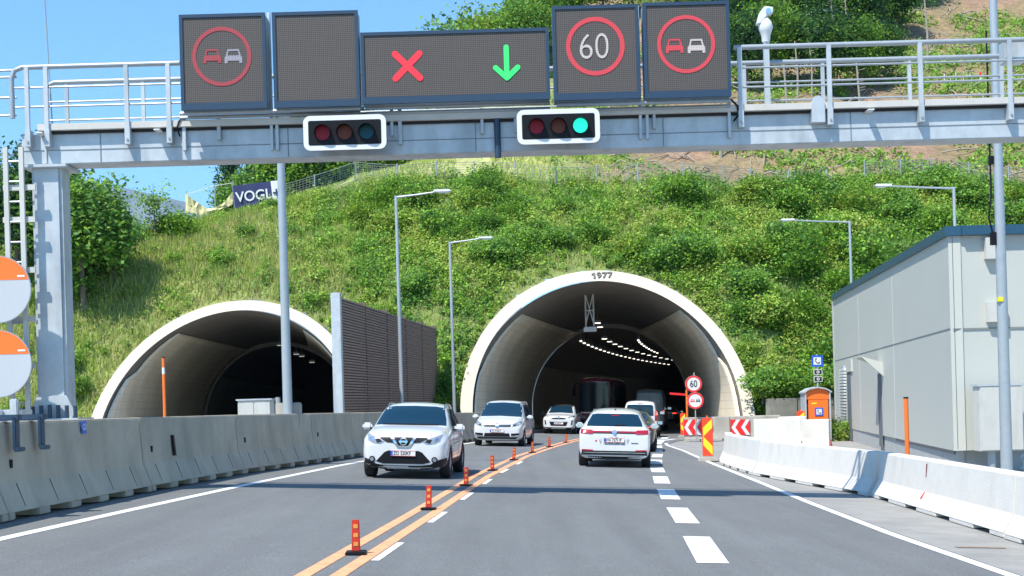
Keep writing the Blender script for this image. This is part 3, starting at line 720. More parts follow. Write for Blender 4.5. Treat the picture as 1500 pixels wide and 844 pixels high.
# grey chevron barriers across the right lane end
Yc = 66.5
xs_ = [un(p, 625, Yc)[0] for p in (1001, 1068.5, 1142)]
for i in range(2):
    lab = ('grey barrier carrying the chevron board nearest the road', 'grey barrier carrying the second chevron board')[i]
    t, Ln = barrier('concrete_barrier', lab, 'grey barriers across the end of the closed lane', (xs_[i], Yc), (xs_[i + 1], Yc), 1.12, 0.5, 0.42, M_concG, feet=2, z0=-0.39, foot_h=0.09)
def chevron_board(px0, px1, py0, py1, Yb, label):
    xa, zt_ = un(px0, py0, Yb); xb, zb_ = un(px1, py1, Yb); W = xb - xa; Hh = zt_ - zb_
    t = thing('chevron_board', label, 'sign', (xa, Yb, zb_), 0, 'chevron boards on the grey barriers')
    MB().box((W / 2, 0.02, Hh / 2), (W, 0.03, Hh)).build('board', M_red, t)
    for k in range(2):
        ox = W * (0.04 + 0.5 * k); th = W * 0.2; a = W * 0.26
        pts = [(ox, Hh / 2), (ox + a, 0.0), (ox + a + th, 0), (ox + th, Hh / 2), (ox + a + th, Hh), (ox + a, Hh)]
        pts = [(min(p[0], W), p[1]) for p in pts]
        MB().prism(pts, lambda u, v, q: (u, -0.004 + q, v), 0.006).build('chevron', M_white, t)
chevron_board(1001, 1028, 615, 637, Yc - 0.28, 'red and white chevron board behind the striped beacon')
chevron_board(1070, 1099, 615, 637, Yc - 0.28, 'red and white chevron board right of the striped beacon')

# ================================================================== ROAD FURNITURE
# flexible delineators
def delineator():
    t = thing('lane_delineator', 'red-orange delineator post standing between the orange lines', 'delineator', group='delineator posts between the orange lines')
    MB().box((0, 0, 0.02), (0.26, 0.36, 0.04)).build('base', M_black, t, bevel=0.01)
    MB().prism([(-0.055, 0.04), (0.055, 0.04), (0.045, 0.43), (-0.045, 0.43)], lambda u, v, q: (u, q - 0.03, v), 0.06).build('post', M_do, t, bevel=0.008)
    for z in (0.13, 0.24, 0.35): MB().box((0, -0.033, z), (0.055, 0.006, 0.05)).build('reflector', M_dy, t)
    return t
M_do = mat('delineator_red', (0.50, 0.028, 0.012), 0.5); M_dy = mat('delineator_yellow', (0.60, 0.28, 0.05), 0.35)
D0 = delineator()
names = ['nearest orange delineator post, at the bottom of the picture', 'second nearest orange delineator post, left of the bare lane', 'third nearest orange delineator post, beside the front wheel of the nearest oncoming car']
for i, (x, y) in enumerate([(-1.76, 15.2), (-1.34, 21.6), (-0.86, 27.9), (-0.29, 34.3), (0.36, 40.7), (1.04, 47.1), (1.78, 53.5), (2.6, 60.0), (3.6, 66.4), (4.6, 72.8)]):
    o = D0 if i == 0 else copy_tree(D0)
    x = interp(CL, y)
    o.location = (x, y, gz(x)); o.rotation_euler = (random.uniform(-.04, .04), math.atan(KS) + random.uniform(-.05, .05), random.uniform(-.2, .2)); o.scale = (.85, .85, .86)
    if i < 3: o['label'] = names[i]
    else: o['label'] = 'small orange delineator post further along the orange lines'

def beacon(name, px, py, Y, h, wd, label, z=None, stripes=True):
    x, zz = un(px, py, Y); z = gz(x) if z is None else z
    t = thing(name, label, 'beacon', (x, Y, z), 0, 'red and yellow guide beacons')
    MB().prism([(-wd * .9, 0), (wd * .9, 0), (wd * .75, 0.12), (-wd * .75, 0.12)], lambda u, v, q: (u, q - 0.2, v), 0.4).build('foot', M_concG, t, bevel=0.01)
    MB().box((0, 0, h / 2 + 0.1), (wd, 0.05, h - 0.1)).build('panel', mat('beacon_red', (0.80, 0.06, 0.015), 0.4) if 'beacon_red' not in MATS else MATS['beacon_red'], t, bevel=0.01)
    z0 = 0.18; W = wd * 0.42; H_ = h - 0.16
    b = MB(); zm = z0 + H_ * 0.52
    for za, zb in ((zm, z0), (zm, z0 + H_)):
        s = 1 if zb > za else -1
        pts = [(-W, za - s * 0.0), (-W, za + s * H_ * 0.30), (W, zb if abs(zb - za) > 0 else za), (W, zb - s * H_ * 0.22)]
        pts = [(-W, za - 0 * s), (-W, za + s * H_ * .24), (W, zb), (W, zb - s * H_ * .25)]
        b.prism(pts, lambda u, v, q: (u, -0.03 + q, v), 0.006)
    b.build('stripe', M_yellow, t)
    MB().tube([(0, 0, h + 0.04), (0, 0, h + 0.13)], 0.02, 8).build('stub', M_orange, t)
    return t
beacon('guide_beacon', 1037.5, 677, 42.6, 1.24, 0.32, 'tall red and yellow striped beacon on a concrete foot beside the right line')
beacon('guide_beacon', 1001, 640, 73.5, 1.2, 0.28, 'red and yellow beacon in the shade just inside the large tunnel mouth')
beacon('guide_beacon', 1174, 640, 61.5, 1.25, 0.35, 'small red and yellow beacon in front of the orange phone booth', z=-0.36)
# small red cone by the white blocks
cx_, cz_ = un(1216, 655, 53.5)
t = thing('traffic_cone', 'small red traffic cone beside the white concrete blocks', 'cone', (cx_, 53.5, gz(9)))
MB().tube([(0, 0, 0.03), (0, 0, 0.35)], 0.11, 14, 0.025).build('cone', M_do, t, smooth=True); MB().box((0, 0, 0.015), (0.3, 0.3, 0.03)).build('base', M_rubber, t)

# snow poles
def snowpole(px0, py0, px1, py1, Y, label, z0):
    x, zt_ = un(px0, py0, Y)
    t = thing('marker_post', label, 'post', (x, Y, z0), 0, 'orange marker posts')
    MB().tube([(0, 0, 0), (0, 0, zt_ - z0)], 0.045, 10).build('post', M_orange, t, smooth=True)
    MB().tube([(0, 0, zt_ - z0 - 0.01), (0, 0, zt_ - z0 + 0.02)], 0.05, 10).build('cap', M_black, t)
    b = MB().tube([(0, 0, zt_ - z0 - 0.5), (0, 0, zt_ - z0 - 0.3)], 0.047, 10).build('reflector', M_white, t) if px0 < 700 else None
snowpole(239, 524, 238, 612, 43, 'tall orange marker post in front of the left tunnel mouth', -0.2)
snowpole(1327, 583, 1326, 672, 28.5, 'tall orange marker post behind the white barrier, in front of the grey building', gz(9))
# orange post with red arm
x, z = un(1005.5, 571, 69)
t = thing('warning_post', 'thin orange post with a red arm pointing left beside the round signs', 'post', (x, 69, gz(9)))
MB().tube([(0, 0, 0), (0, 0, z - gz(9))], 0.045, 8).build('post', M_orange, t); MB().box((-0.42, 0, z - gz(9) - 0.2), (0.8, 0.05, 0.1), Matrix.Rotation(0.1, 3, 'Y')).build('arm', M_red, t)

# round traffic signs at the chevrons
def car_picto(w_, mapf, d):
    """front view of a car as two solid outlines: body with legs and roof bow"""
    h = w_ * 0.8; out = []
    out.append([(-w_ / 2, 0), (-w_ / 2 + w_ * .16, 0), (-w_ / 2 + w_ * .16, h * .18), (w_ / 2 - w_ * .16, h * .18), (w_ / 2 - w_ * .16, 0), (w_ / 2, 0), (w_ / 2, h * .42), (w_ * .42, h * .55), (-w_ * .42, h * .55), (-w_ / 2, h * .42)])
    out.append([(-w_ * .42, h * .55), (-w_ * .33, h * .55), (-w_ * .27, h * .88), (w_ * .27, h * .88), (w_ * .33, h * .55), (w_ * .42, h * .55), (w_ * .33, h), (-w_ * .33, h)])
    b = MB()
    for p in out: b.prism(p, mapf, d)
    return b
def round_sign(px, py, Y, r, kind, label, name='speed_limit_sign'):
    x, z = un(px, py, Y)
    t = thing(name, label, 'sign', (x, Y, z))
    MB().disc((0, 0, 0), r, 0.02).build('plate', M_white, t)
    MB().ring((0, -0.006, 0), r * 0.78, r * 0.985, 0.008).build('red_ring', M_red, t)
    if kind == '60':
        o = link_mesh('number', text_mesh('60', r * 1.15, 0.005, 0.78), M_ink, t); o.location = (0, -0.006, -0.01)
    else:
        for s, m in ((-1, M_red), (1, M_ink)):
            car_picto(r * 0.5, lambda u, v, q, s=s: (u + s * r * 0.33, -0.006 + q, v - r * 0.2), 0.006).build('car_symbol', m, t)
    return t
round_sign(1016, 562.5, 65.6, 0.385, '60', 'round white speed sign reading 60 on a pole behind the chevron board')
round_sign(1018.5, 587, 65.6, 0.385, 'c', 'round no-overtaking sign with a red and a black car, below the 60 sign', 'no_overtaking_sign')
x, z = un(1017, 560, 65.65); tag(MB().tube([(x + .03, 65.66, -0.35), (x, 65.66, z + 0.45)], 0.03, 8).build('sign_pole', M_pole), 'thin grey pole carrying the two round signs behind the chevron board', 'pole')

# street lamps
def street_lamp(name, label, x, Y, z0, h, arm, rb, rt_, side, found=None):
    t = thing(name, label, 'street lamp', (x, Y, z0), 0, 'street lamps')
    MB().tube([(0, 0, 0), (0, 0, h * .5), (0, 0, h)], [rb, (rb + rt_) / 2, rt_], 12).build('pole', M_pole, t, smooth=True)
    MB().tube([(0, 0, h - 0.06), (side * arm * .5, 0, h + 0.02), (side * arm, 0, h + 0.12)], [rt_ * 0.75, rt_ * 0.65, rt_ * 0.55], 8).build('arm', M_pole, t, smooth=True)
    hd = MB().prism([(0, -.03), (0.55, -0.05), (0.72, -0.02), (0.6, 0.05), (0, 0.06)], lambda u, v, q: (side * (arm + u - 0.15), q - 0.13, h + 0.13 + v + u * .03), 0.26).build('lamp_head', M_white, t, bevel=0.01)
    MB().box((side * (arm + 0.25), 0, h + 0.075), (0.4, 0.2, 0.03)).build('lamp_glass', M_lumoff, hd)
    return t
x, z = un(580, 287, 56.3); street_lamp('street_lamp', 'street lamp in front of the slatted wall, its arm reaching right', x, 56.3, 0.2, z - .2, 1.65, 0.085, 0.06, 1)
x, z = un(662.5, 354, 72.0); street_lamp('street_lamp', 'shorter looking street lamp just left of the large tunnel mouth', x, 68.9, 0.1, (z - 1.65) * 68.9 / 72 + 1.55, 1.55, 0.085, 0.06, 1)
x, z = un(405, 112, 35.5); street_lamp('street_lamp', 'near lamp pole rising behind the left barrier into the gantry panels', x + .05, 35.5, 0.3, z - .3, 1.0, 0.125, 0.09, 1)
x, z = un(1248, 322, 69); street_lamp('street_lamp', 'street lamp rising behind the far end of the grey building, arm to the left', x, 69.5, -.4, z + .4, 2.85, 0.085, 0.06, -1)
x, z = un(1397, 274, 58); street_lamp('street_lamp', 'street lamp rising behind the roof corner of the grey building, arm to the left', x, 58, -.4, z + .4, 2.7, 0.085, 0.06, -1)
x, z = un(1475, 692, 33.5)
t = thing('lamp_pole', 'thick pale pole in front of the grey building, reaching out of the picture top', 'pole', (x, 33.5, gz(9)))
MB().tube([(0, 0, 0), (0, 0, 6), (-0.02, 0, 12)], [0.14, 0.115, 0.09], 16).build('pole', M_pole, t, smooth=True)
MB().box((0, 0, 0.02), (0.45, 0.45, 0.04)).build('base_plate', M_steel, t)
MB().box((-0.08, -0.09, 4.16), (0.12, 0.10, 0.10)).build('strap', M_yellow, t)
b = MB(); b.box((-0.17, -0.02, 8.6 - .4), (0.1, 0.1, 0.25)); b.box((-0.17, 0, 5.6), (0.12, 0.12, 0.3)); b.box((-0.17, 0, 7.45), (0.1, 0.1, 0.2)); b.build('bracket', M_black, t)
MB().tube([(-0.17, 0, 5.7), (-0.26, 0, 6.1), (-0.19, 0, 6.6), (-0.2, 0, 10.5)], 0.022, 6).build('cable', M_black, t)
# thin lightning mast seen at far left above the gantry
x, z = un(75, 90, 24.6); tag(MB().tube([(x, 24.6, z - 1.4), (x - 0.12, 24.6, z + 2.2)], 0.012, 6).build('antenna', M_steel2), 'thin antenna whip rising above the left end of the gantry', 'antenna')

# white cabinet and concrete foundation behind left barrier
x0, zt_ = un(348, 587, 47); x1 = un(396, 587, 47)[0]
t = thing('control_cabinet', 'pale grey control cabinet behind the left barrier in front of the left tunnel', 'cabinet', ((x0 + x1) / 2, 47.4, 0.1))
MB().box((0, 0, (zt_ - .1) / 2), (x1 - x0, 0.8, zt_ - .1)).build('cabinet_body', M_cab, t, bevel=0.01)
MB().box((0, 0, zt_ - .1 + 0.02), (x1 - x0 + 0.1, 0.9, 0.05)).build('lid', M_steel, t)
for k in (-1, 1): MB().box((k * (x1 - x0) / 4, -0.41, (zt_ - .1) / 2), ((x1 - x0) / 2 - 0.05, 0.02, zt_ - .25)).build('door', M_cab, t)
x, zt_ = un(419, 590, 35.5)
tag(MB().box((x, 35.9, zt_ / 2), (0.6, 0.5, zt_)).build('lamp_foundation', M_concG, bevel=0.03), 'weathered concrete block at the foot of the near lamp pole', 'foundation')
x, zt_ = un(407, 582, 36); tag(MB().tube([(x, 36, 1.0), (x, 36, zt_)], 0.06, 10).build('vent_pipe', M_steel2), 'short steel pipe standing beside the concrete block at the lamp pole', 'pipe')

# ================================================================== GANTRY
YG = 23.5
def G(px, py, Y=YG): x, z = un(px, py, Y); return Vector((x, Y, z))
gan = thing('sign_gantry', 'galvanised steel sign gantry with railings spanning the whole road', 'gantry', (0, 0, 0))
zb = (un(190, 238, YG)[1] + un(1345, 203, YG)[1]) / 2; zt = (un(190, 192, YG)[1] + un(1345, 161, YG)[1]) / 2
zg = (un(190, 179, YG)[1] + un(1345, 149, YG)[1]) / 2; zr = (un(190, 97, YG)[1] + un(1345, 65, YG)[1]) / 2
xl = un(32, 210, YG)[0]; xr = 12.0
MB().box(((xl + xr) / 2, YG + 0.27, (zb + zt) / 2 - 0.01), (xr - xl, 0.54, zt - zb)).build('beam', M_steel, gan, bevel=0.012)
b = MB()
for x in np.arange(xl + 1.3, xr, 3.1): b.box((x, YG - 0.004, (zb + zt) / 2), (0.012, 0.012, zt - zb - 0.02))
b.box(((xl + xr) / 2, YG - 0.003, zb + (zt - zb) * 0.44), (xr - xl, 0.01, 0.012)); b.build('beam_seam', mat('seam', (0.16, 0.19, 0.21), 0.6), gan)
MB().box(((xl + xr) / 2 + .3, YG + 0.45, (zg + zt) / 2 + 0.012), (xr - xl, 1.15, zg - zt - 0.03)).build('walkway', M_grat, gan, bevel=0.008)
MB().box(((xl + xr) / 2 + .3, YG + 0.45, zt + 0.004), (xr - xl - .2, 1.02, 0.03)).build('walkway_gap', M_dark, gan)
M_rail = M_steel2
hr = zr - zg
def rail_run(yr, xa, xb, zoff, turn):
    pts = [(xa, yr, zr + zoff)]
    if turn: pts = [(xa, yr, zg + 0.1), (xa, yr, zr + zoff - 0.18), (xa + 0.05, yr, zr + zoff - 0.05), (xa + 0.18, yr, zr + zoff), ]
    pts += [(xb, yr, zr + zoff)]
    MB().tube(pts, 0.042, 10).build('handrail', M_rail, gan, smooth=True)
    for f in (0.36, 0.70): MB().tube([(xa + 0.05, yr, zg + (hr + zoff) * (1 - f)), (xb, yr, zg + (hr + zoff) * (1 - f))], 0.018, 8).build('rail_bar', M_rail, gan)
rail_run(YG - 0.12, G(20, 100)[0], G(266, 100)[0], 0, True)
rail_run(YG + 1.0, G(36, 110)[0], G(266, 100)[0], 0.0, True)
rail_run(YG - 0.12, G(1074, 100)[0], xr, 0, False)
rail_run(YG + 1.0, G(1066, 100)[0], xr, 0, False)
rail_run(YG + 1.0, G(266, 100)[0], G(1066, 100)[0], 0, False)
for px in (44, 72, 189, 250, 1083, 1213, 1346, 1476):
    x = G(px, 150)[0] - 0.0
    b = MB(); b.box((x, YG - 0.138, (zr + zt - 0.22) / 2), (0.075, 0.05, zr - zt + 0.22)); b.box((x, YG - 0.085, zt - 0.1), (0.09, 0.166, 0.28)); b.build('railing_post', M_steel, gan, bevel=0.006)
    MB().tube([(x, YG - 0.185, zt - 0.16), (x, YG - 0.15, zt - 0.16)], 0.02, 8).build('bolt', M_steel2, gan)
for px in (98, 210, 330, 1091, 1206, 1333, 1468):
    x = G(px, 150, YG + 1)[0]
    MB().box((x, YG + 1.0, (zr + zg) / 2), (0.06, 0.05, zr - zg)).build('railing_post', M_steel, gan)
for px in (240 / 3.75, 1100 + 642 / 3.75, 880 / 3.75, ):
    x, z = un(px, 0, YG); x = G(px, 180)[0]
    b = MB(); b.box((x, YG - 0.13, zt - 0.03), (0.11, 0.26, 0.025)); b.build('lifting_lug', M_white, gan, bevel=0.008)
x = G(1196, 160)[0]
MB().prism([(-0.11, -0.2), (0.11, -0.2), (0.11, 0.12), (0.04, 0.24), (-0.05, 0.24), (-0.11, 0.12)], lambda u, v, q: (x + u, YG - 0.16 + q, zt + v), 0.16).build('junction_box', M_steel, gan, bevel=0.008)
MB().box((G(1490, 90)[0], YG + 0.2, zr - .14), (0.35, 0.3, 0.36)).build('wall_box', M_steel, gan, bevel=0.01)
# left column
xcL = G(68, 300)[0]
cb = MB(); cb.box((xcL, YG + 0.27, (zb - 0.06 + 1.0) / 2 ), (0.50, 0.5, zb - 0.06 - 1.0 + 0.2)); cb.build('column', M_steel, gan, bevel=0.05)
MB().box((xcL, YG + 0.27, zb - 0.045), (0.74, 0.74, 0.05)).build('head_plate', M_steel, gan, bevel=0.006)
b = MB(); b.box((xcL, YG + 0.27, 1.56), (0.95, 0.9, 0.08)); b.prism([(-.42, 1.6), (.42, 1.6), (.24, 1.98), (-.24, 1.98)], lambda u, v, q: (xcL + u, YG + 0.0 + q, v + 0.0), 0.03); b.build('base_plate', M_steel, gan)
for k in range(7):
    MB().tube([(xcL - 0.42 + k * 0.14, YG - 0.12, 1.58), (xcL - 0.42 + k * 0.14, YG - 0.12, 1.83 - 0.01 * abs(k - 3))], 0.035, 8).build('anchor_bolt', M_pframe, gan)
MB().box((xcL, YG + 0.27, 0.72), (1.3, 1.1, 1.6)).build('foundation', M_concG, gan, bevel=0.02)
MB().box((xcL + .02, YG - 0.0, zb + 0.22), (0.03, 0.05, 0.42)).build('stiffener', M_steel, gan)
MB().box((xcL + 16.6, YG + 0.27, zb / 2 - 0.2), (0.50, 0.5, zb + 0.2)).build('column', M_steel, gan, bevel=0.05)

# panels
def panel(name, label, rects, wpx, hpx, cpx, bracket=True):
    yf = YG - 0.42; c = G(cpx[0], cpx[1], yf); W = wpx / FPX * yf; Hh = hpx / FPX * yf
    t = thing(name, label, 'display sign', (c.x, yf, c.z))
    MB().box((0, 0.20, 0), (W, 0.36, Hh)).build('casing', M_pside, t, bevel=0.01)
    fr = 0.055
    b = MB(); b.box((0, 0.0, Hh / 2 - fr / 2), (W + 0.02, 0.05, fr)); b.box((0, 0.0, -Hh / 2 + fr), (W + 0.02, 0.05, fr * 2))
    for s in (-1, 1): b.box((s * (W / 2 - fr / 2 + 0.01), 0.0, fr / 2), (fr, 0.05, Hh - 3 * fr - 0.0)) 
    b.build('frame', M_pframe, t)
    MB().box((0, 0.008, fr * .5), (W - 2 * fr + 0.02, 0.03, Hh - 3 * fr)).build('led_matrix', M_led, t)
    return t, c, yf
def P2(c, px, py, yf): x, z = un(px, py, yf); return x - c.x, z - c.z
def no_overtake(t, c, yf, px, py, r, mr, mw, cars):
    x, z = P2(c, px, py, yf); R = r / FPX * yf
    MB().ring((x, -0.014, z), R * 0.87, R, 0.008).build('red_ring', mr, t)
    for (qx, qy), m in zip(cars, (mr, mw)):
        a, b_ = P2(c, qx, qy, yf)
        car_picto(25.5 / FPX * yf, lambda u, v, q: (a + u, -0.014 + q, b_ + v - 0.11), 0.008).build('car_symbol', m, t)
t, c, yf = panel('matrix_sign', 'leftmost display panel, its red ring with two cars glowing faintly', 0, 124, 140, (327, 90.5)); no_overtake(t, c, yf, 325, 83, 43.5, M_leddim, M_ledwdm, ((311, 83), (342, 83)))
panel('matrix_sign', 'blank square display panel second from the left', 0, 124, 140, (463, 87))
t, c, yf = panel('lane_control_sign', 'wide display panel with a red cross and a green arrow', 0, 274, 105, (667, 97))
x, z = P2(c, 597, 97, yf); s = 0.33
b = MB()
for a in (PI / 4, -PI / 4):
    L_ = 0.28; wd = 0.052
    pts = [(L_ * math.cos(a) + wd * math.cos(a + q), L_ * math.sin(a) + wd * math.sin(a + q)) for q in np.linspace(-PI / 2, PI / 2, 7)] + [(-L_ * math.cos(a) + wd * math.cos(a + q), -L_ * math.sin(a) + wd * math.sin(a + q)) for q in np.linspace(PI / 2, 3 * PI / 2, 7)]
    o_ = 0.0 if a > 0 else 0.003
    b.prism(pts, lambda u, v, q: (x + u, -0.014 - o_ + q, z + v), 0.006)
b.build('red_cross', mat('cross_red', (0.35, 0.02, 0.03), 0.6, emit=(0.66, 0.012, 0.03), estr=0.62), t)
x, z = P2(c, 742, 92, yf); b = MB()
def caps(p, q, wd, dy):
    a = math.atan2(q[1] - p[1], q[0] - p[0])
    pts = [(q[0] + wd * math.cos(a + r), q[1] + wd * math.sin(a + r)) for r in np.linspace(-PI / 2, PI / 2, 7)] + [(p[0] + wd * math.cos(a + r), p[1] + wd * math.sin(a + r)) for r in np.linspace(PI / 2, 3 * PI / 2, 7)]
    b.prism(pts, lambda u, v, s_: (x + u, -0.014 - dy + s_, z + v), 0.006)
caps((0, 0.25), (0, -0.2), 0.042, 0); caps((0, -0.25), (0.18, -0.08), 0.042, 0.003); caps((0, -0.25), (-0.18, -0.08), 0.042, 0.006)
b.build('green_arrow', mat('arrow_green', (0.03, 0.35, 0.09), 0.6, emit=(0.012, 0.62, 0.12), estr=0.6), t)
t, c, yf = panel('matrix_sign', 'square display panel showing a lit 60 in a red ring', 0, 125, 138, (873, 77))
x, z = P2(c, 872, 68, yf); R = 43 / FPX * yf; MB().ring((x, -0.014, z), R * 0.85, R, 0.008).build('red_ring', M_ledred, t)
o = link_mesh('number', text_mesh('60', 0.60, 0.006, 0.86, -0.012), M_ledwht, t); a_, b_ = P2(c, 870, 70, yf); o.location = (a_, -0.014, b_)
t, c, yf = panel('matrix_sign', 'rightmost display panel, its red ring with two cars brightly lit', 0, 125, 140, (1006, 73)); no_overtake(t, c, yf, 1005, 65, 42.5, M_ledred, M_ledwht, ((988, 68), (1020, 68)))
# panel carriers: horizontal tubes and vertical hangers
for (pa, pb, dy) in (((264, 165), (528, 161), 0.32), ((264, 171), (528, 167), 0.12), ((536, 158), (806, 152), 0.20), ((536, 166), (806, 160), 0.12), ((815, 154), (1070, 148), 0.32), ((815, 162), (1070, 156), 0.12)):
    a = G(*pa, YG - dy); b_ = G(*pb, YG - dy); zz = (a.z + b_.z) / 2
    MB().tube([(a.x, YG - dy, zz), (b_.x, YG - dy, zz)], 0.032, 8).build('carrier_tube', M_rail, gan)
for px, y0, y1, wd in ((270, 160, 222, .06), (396, 20, 221, .05), (406, 150, 221, .05), (586, 152, 213, .06), (574, 160, 200, .05), (706, 160, 197, .05), (755, 160, 195, .05), (936, 10, 205, .05), (946, 10, 205, .05), (958, 155, 190, .05), (1068, 140, 203, .05), (321, 175, 206, .06)):
    a = G(px, (y0 + y1) / 2, YG - 0.05); za = G(px, y0)[2]; z2 = G(px, y1)[2]
    MB().box((a.x, YG - 0.05 if y0 > 100 else YG - 0.04, (za + z2) / 2), (wd, 0.075, za - z2)).build('hanger_post', M_steel, gan, bevel=0.005)
MB().tube([tuple(G(269, 170, YG - .12)), tuple(G(262, 178, YG - .14)), tuple(G(259, 188, YG - .14)), tuple(G(264, 200, YG - .08))], 0.014, 6).build('cable', M_black, gan)
MB().tube([tuple(G(1070, 145, YG - .12)), tuple(G(1080, 155, YG - .14)), tuple(G(1082, 168, YG - .14)), tuple(G(1075, 177, YG - .08))], 0.018, 6).build('cable', M_black, gan)
b = MB(); a = G(728, 172); b.tube([(a.x, YG - 0.06, a.z), (a.x, YG - 0.06, zb - 0.12)], 0.055, 10).build('drain_pipe', M_pframe, gan)

# lane signals
def signal(px, py, lit, label):
    ys_ = YG - 0.5; c = G(px, py, ys_)
    t = thing('traffic_light', label, 'traffic light', (c.x, ys_, c.z), 0, 'horizontal traffic lights on the gantry')
    W, Hh, r = 1.34, 0.56, 0.11
    def rr(W, Hh, r): return [(sx * (W / 2 - r) + r * math.cos(a), sz * (Hh / 2 - r) + r * math.sin(a)) for sx, sz, a0 in ((1, 1, 0), (-1, 1, PI / 2), (-1, -1, PI), (1, -1, 1.5 * PI)) for a in np.linspace(a0, a0 + PI / 2, 5)]
    MB().prism(rr(W, Hh, r), lambda u, v, q: (u, q, v), 0.03).build('backing_board', M_white, t)
    MB().prism(rr(W - 0.16, Hh - 0.16, 0.03), lambda u, v, q: (u, -0.004 + q, v), 0.02).build('black_field', M_black, t)
    MB().box((0, 0.16, 0), (W - 0.2, 0.26, Hh - 0.2)).build('housing', M_black, t, bevel=0.02)
    for k, m in ((-1, M_lampred), (0, M_lampamb), (1, M_lampgon if lit else M_lampgrn)):
        x = k * 0.355
        l = MB().disc((x, -0.02, 0), 0.118, 0.015, 24).build('lens', m, t)
        v = []; f = []; n = 14
        for i in range(n + 1):
            a = rad(-20) + (PI + rad(40)) * i / n
            for rr_ in (0.128, 0.136):
                v += [(x + rr_ * math.cos(a), -0.006, rr_ * math.sin(a)), (x + rr_ * math.cos(a), -0.02 - 0.16 * (0.25 + 0.75 * max(0, math.sin(a))), rr_ * math.sin(a) - 0.02)]
        for i in range(n): a = 4 * i; f += [(a, a + 1, a + 5, a + 4), (a + 2, a + 6, a + 7, a + 3), (a + 1, a + 3, a + 7, a + 5)]
        MB().add(v, f).build('visor', M_black, l)
    b = MB()
    for s in (-1, 1): b.box((s * 0.3, 0.33, 0.1), (0.06, 0.3, 0.06))
    b.build('bracket', M_steel, t)
signal(505, 194, False, 'horizontal three-lens traffic light with all lenses dark')
signal(818, 185, True, 'horizontal three-lens traffic light with its green lens lit')

# camera mast above the gantry
a = G(1123, 100, YG + 0.75); zt_ = G(1123, 62, YG + .75)[2]
t = thing('traffic_camera', 'white swivelling traffic camera on a short mast above the gantry railing', 'camera', (a.x, YG + 0.75, zg))
MB().box((0, 0, (zt_ - zg) / 2), (0.09, 0.09, zt_ - zg)).build('mast', M_steel, t)
zz = zt_ - zg
b = MB(); b.tube([(0, 0, zz), (0, 0, zz + 0.14), (0, 0, zz + 0.17), (0, 0, zz + 0.25), (0, 0, zz + 0.33), (0, 0, zz + 0.42)], [0.065, 0.085, 0.10, 0.125, 0.11, 0.05], 16); b.build('pan_head', M_white, t, smooth=True)
hd = MB().prism([(-0.16, zz + 0.3), (-0.10, zz + 0.3), (0.04, zz + 0.46), (0.12, zz + 0.47), (0.13, zz + 0.58), (-0.02, zz + 0.60), (-0.10, zz + 0.50)], lambda u, v, q: (u, q - 0.08, v), 0.16).build('sun_hood', M_white, t, bevel=0.012)
MB().disc((0.04, -0.10, zz + 0.51), 0.05, 0.04, 16).build('camera_lens', M_chrome, t)

# ladder rack and round orange-white signs at far left
lad = thing('ladder', 'pale steel access ladder with side rails beside the gantry column', 'ladder', (0, 0, 0))
for px in (6, 29):
    a = G(px, 220, YG - 0.25); MB().box((a.x + 0.02, YG - 0.25, 3.4), (0.075, 0.06, 5.3)).build('side_rail', M_cab, lad)
for k in range(15):
    z = 1.2 + k * 0.33; a = G(6, 220, YG - .25); c2 = G(29, 220, YG - .25)
    MB().tube([(a.x, YG - .25, z), (c2.x, YG - .25, z)], 0.017, 6).build('rung', M_steel2, lad)
for py in (275, 322, 396, 468, 537):
    a = G(5, py, YG - .2); c2 = G(52, py, YG - .2); MB().box(((a.x + c2.x) / 2, YG - 0.2, (a.z + c2.z) / 2), (c2.x - a.x, 0.05, 0.09)).build('wall_bracket', M_cab, lad)
# upper cage hoops
for py in (103, 113, 143, 169):
    a = G(-60, py, YG - .1); c2 = G(24, py, YG - .1); MB().tube([(a.x, YG - .1, c2.z), (c2.x, YG - .1, c2.z)], 0.02, 6).build('cage_bar', M_rail, lad)
for i, (px, py, lab) in enumerate(((-4, 424, 'upper round sign, orange above white, cut by the left picture edge'), (-3, 533, 'lower round sign, orange above white, cut by the left picture edge'))):
    a = G(px, py, YG - 0.6); r = 49 / FPX * (YG - .6)
    t = thing('round_board', lab, 'sign', (a.x, YG - 0.6, a.z), 0, 'round orange and white boards')
    MB().disc((0, 0, 0), r, 0.03, 48).build('disc', mat('board_white', (0.46, 0.48, 0.50), 0.4, var=0.03) if i == 0 else MATS['board_white'], t)
    th = math.asin(0.28); ang_ = np.linspace(th, PI - th, 24)
    MB().prism([(r * 0.985 * math.cos(q), r * 0.985 * math.sin(q)) for q in ang_], lambda u, v, q: (u, -0.004 + q, v), 0.006).build('orange_field', M_orange, t)
    MB().ring((0, -0.002, 0), r * 0.985, r * 1.01, 0.034).build('rim', M_steel2, t)
    MB().box((r * .72, -0.006, r * 0.38), (0.12, 0.004, 0.03)).build('sticker', M_white, t)
# machinery seen at the lower left by the column
b = MB(); a = G(18, 592, YG - 1.6)
tag(MB().box((a.x - .25, YG - 1.6, 1.55), (0.95, 0.5, 0.42)).box((a.x + 0.12, YG - 1.85, 1.74), (0.12, 0.1, 0.36)).box((a.x - .3, YG - 1.9, 1.72), (0.5, 0.1, 0.1)).build('sign_carrier', M_steel, bevel=0.015), 'steel carrier frame under the round orange and white boards', 'frame')
# small blue sign behind the column
a = G(104, 596, 36)
t = thing('direction_sign', 'small blue and white sign peeking out behind the gantry column', 'sign', tuple(a))
MB().box((0, 0, 0), (0.26, 0.03, 0.42)).build('plate', M_blue, t); MB().box((0, -0.018, 0.0), (0.14, 0.006, 0.1)).build('symbol', M_white, t); MB().tube([(0, 0.03, -1.5), (0, 0.03, 0)], 0.03, 8).build('pole', M_steel, t)

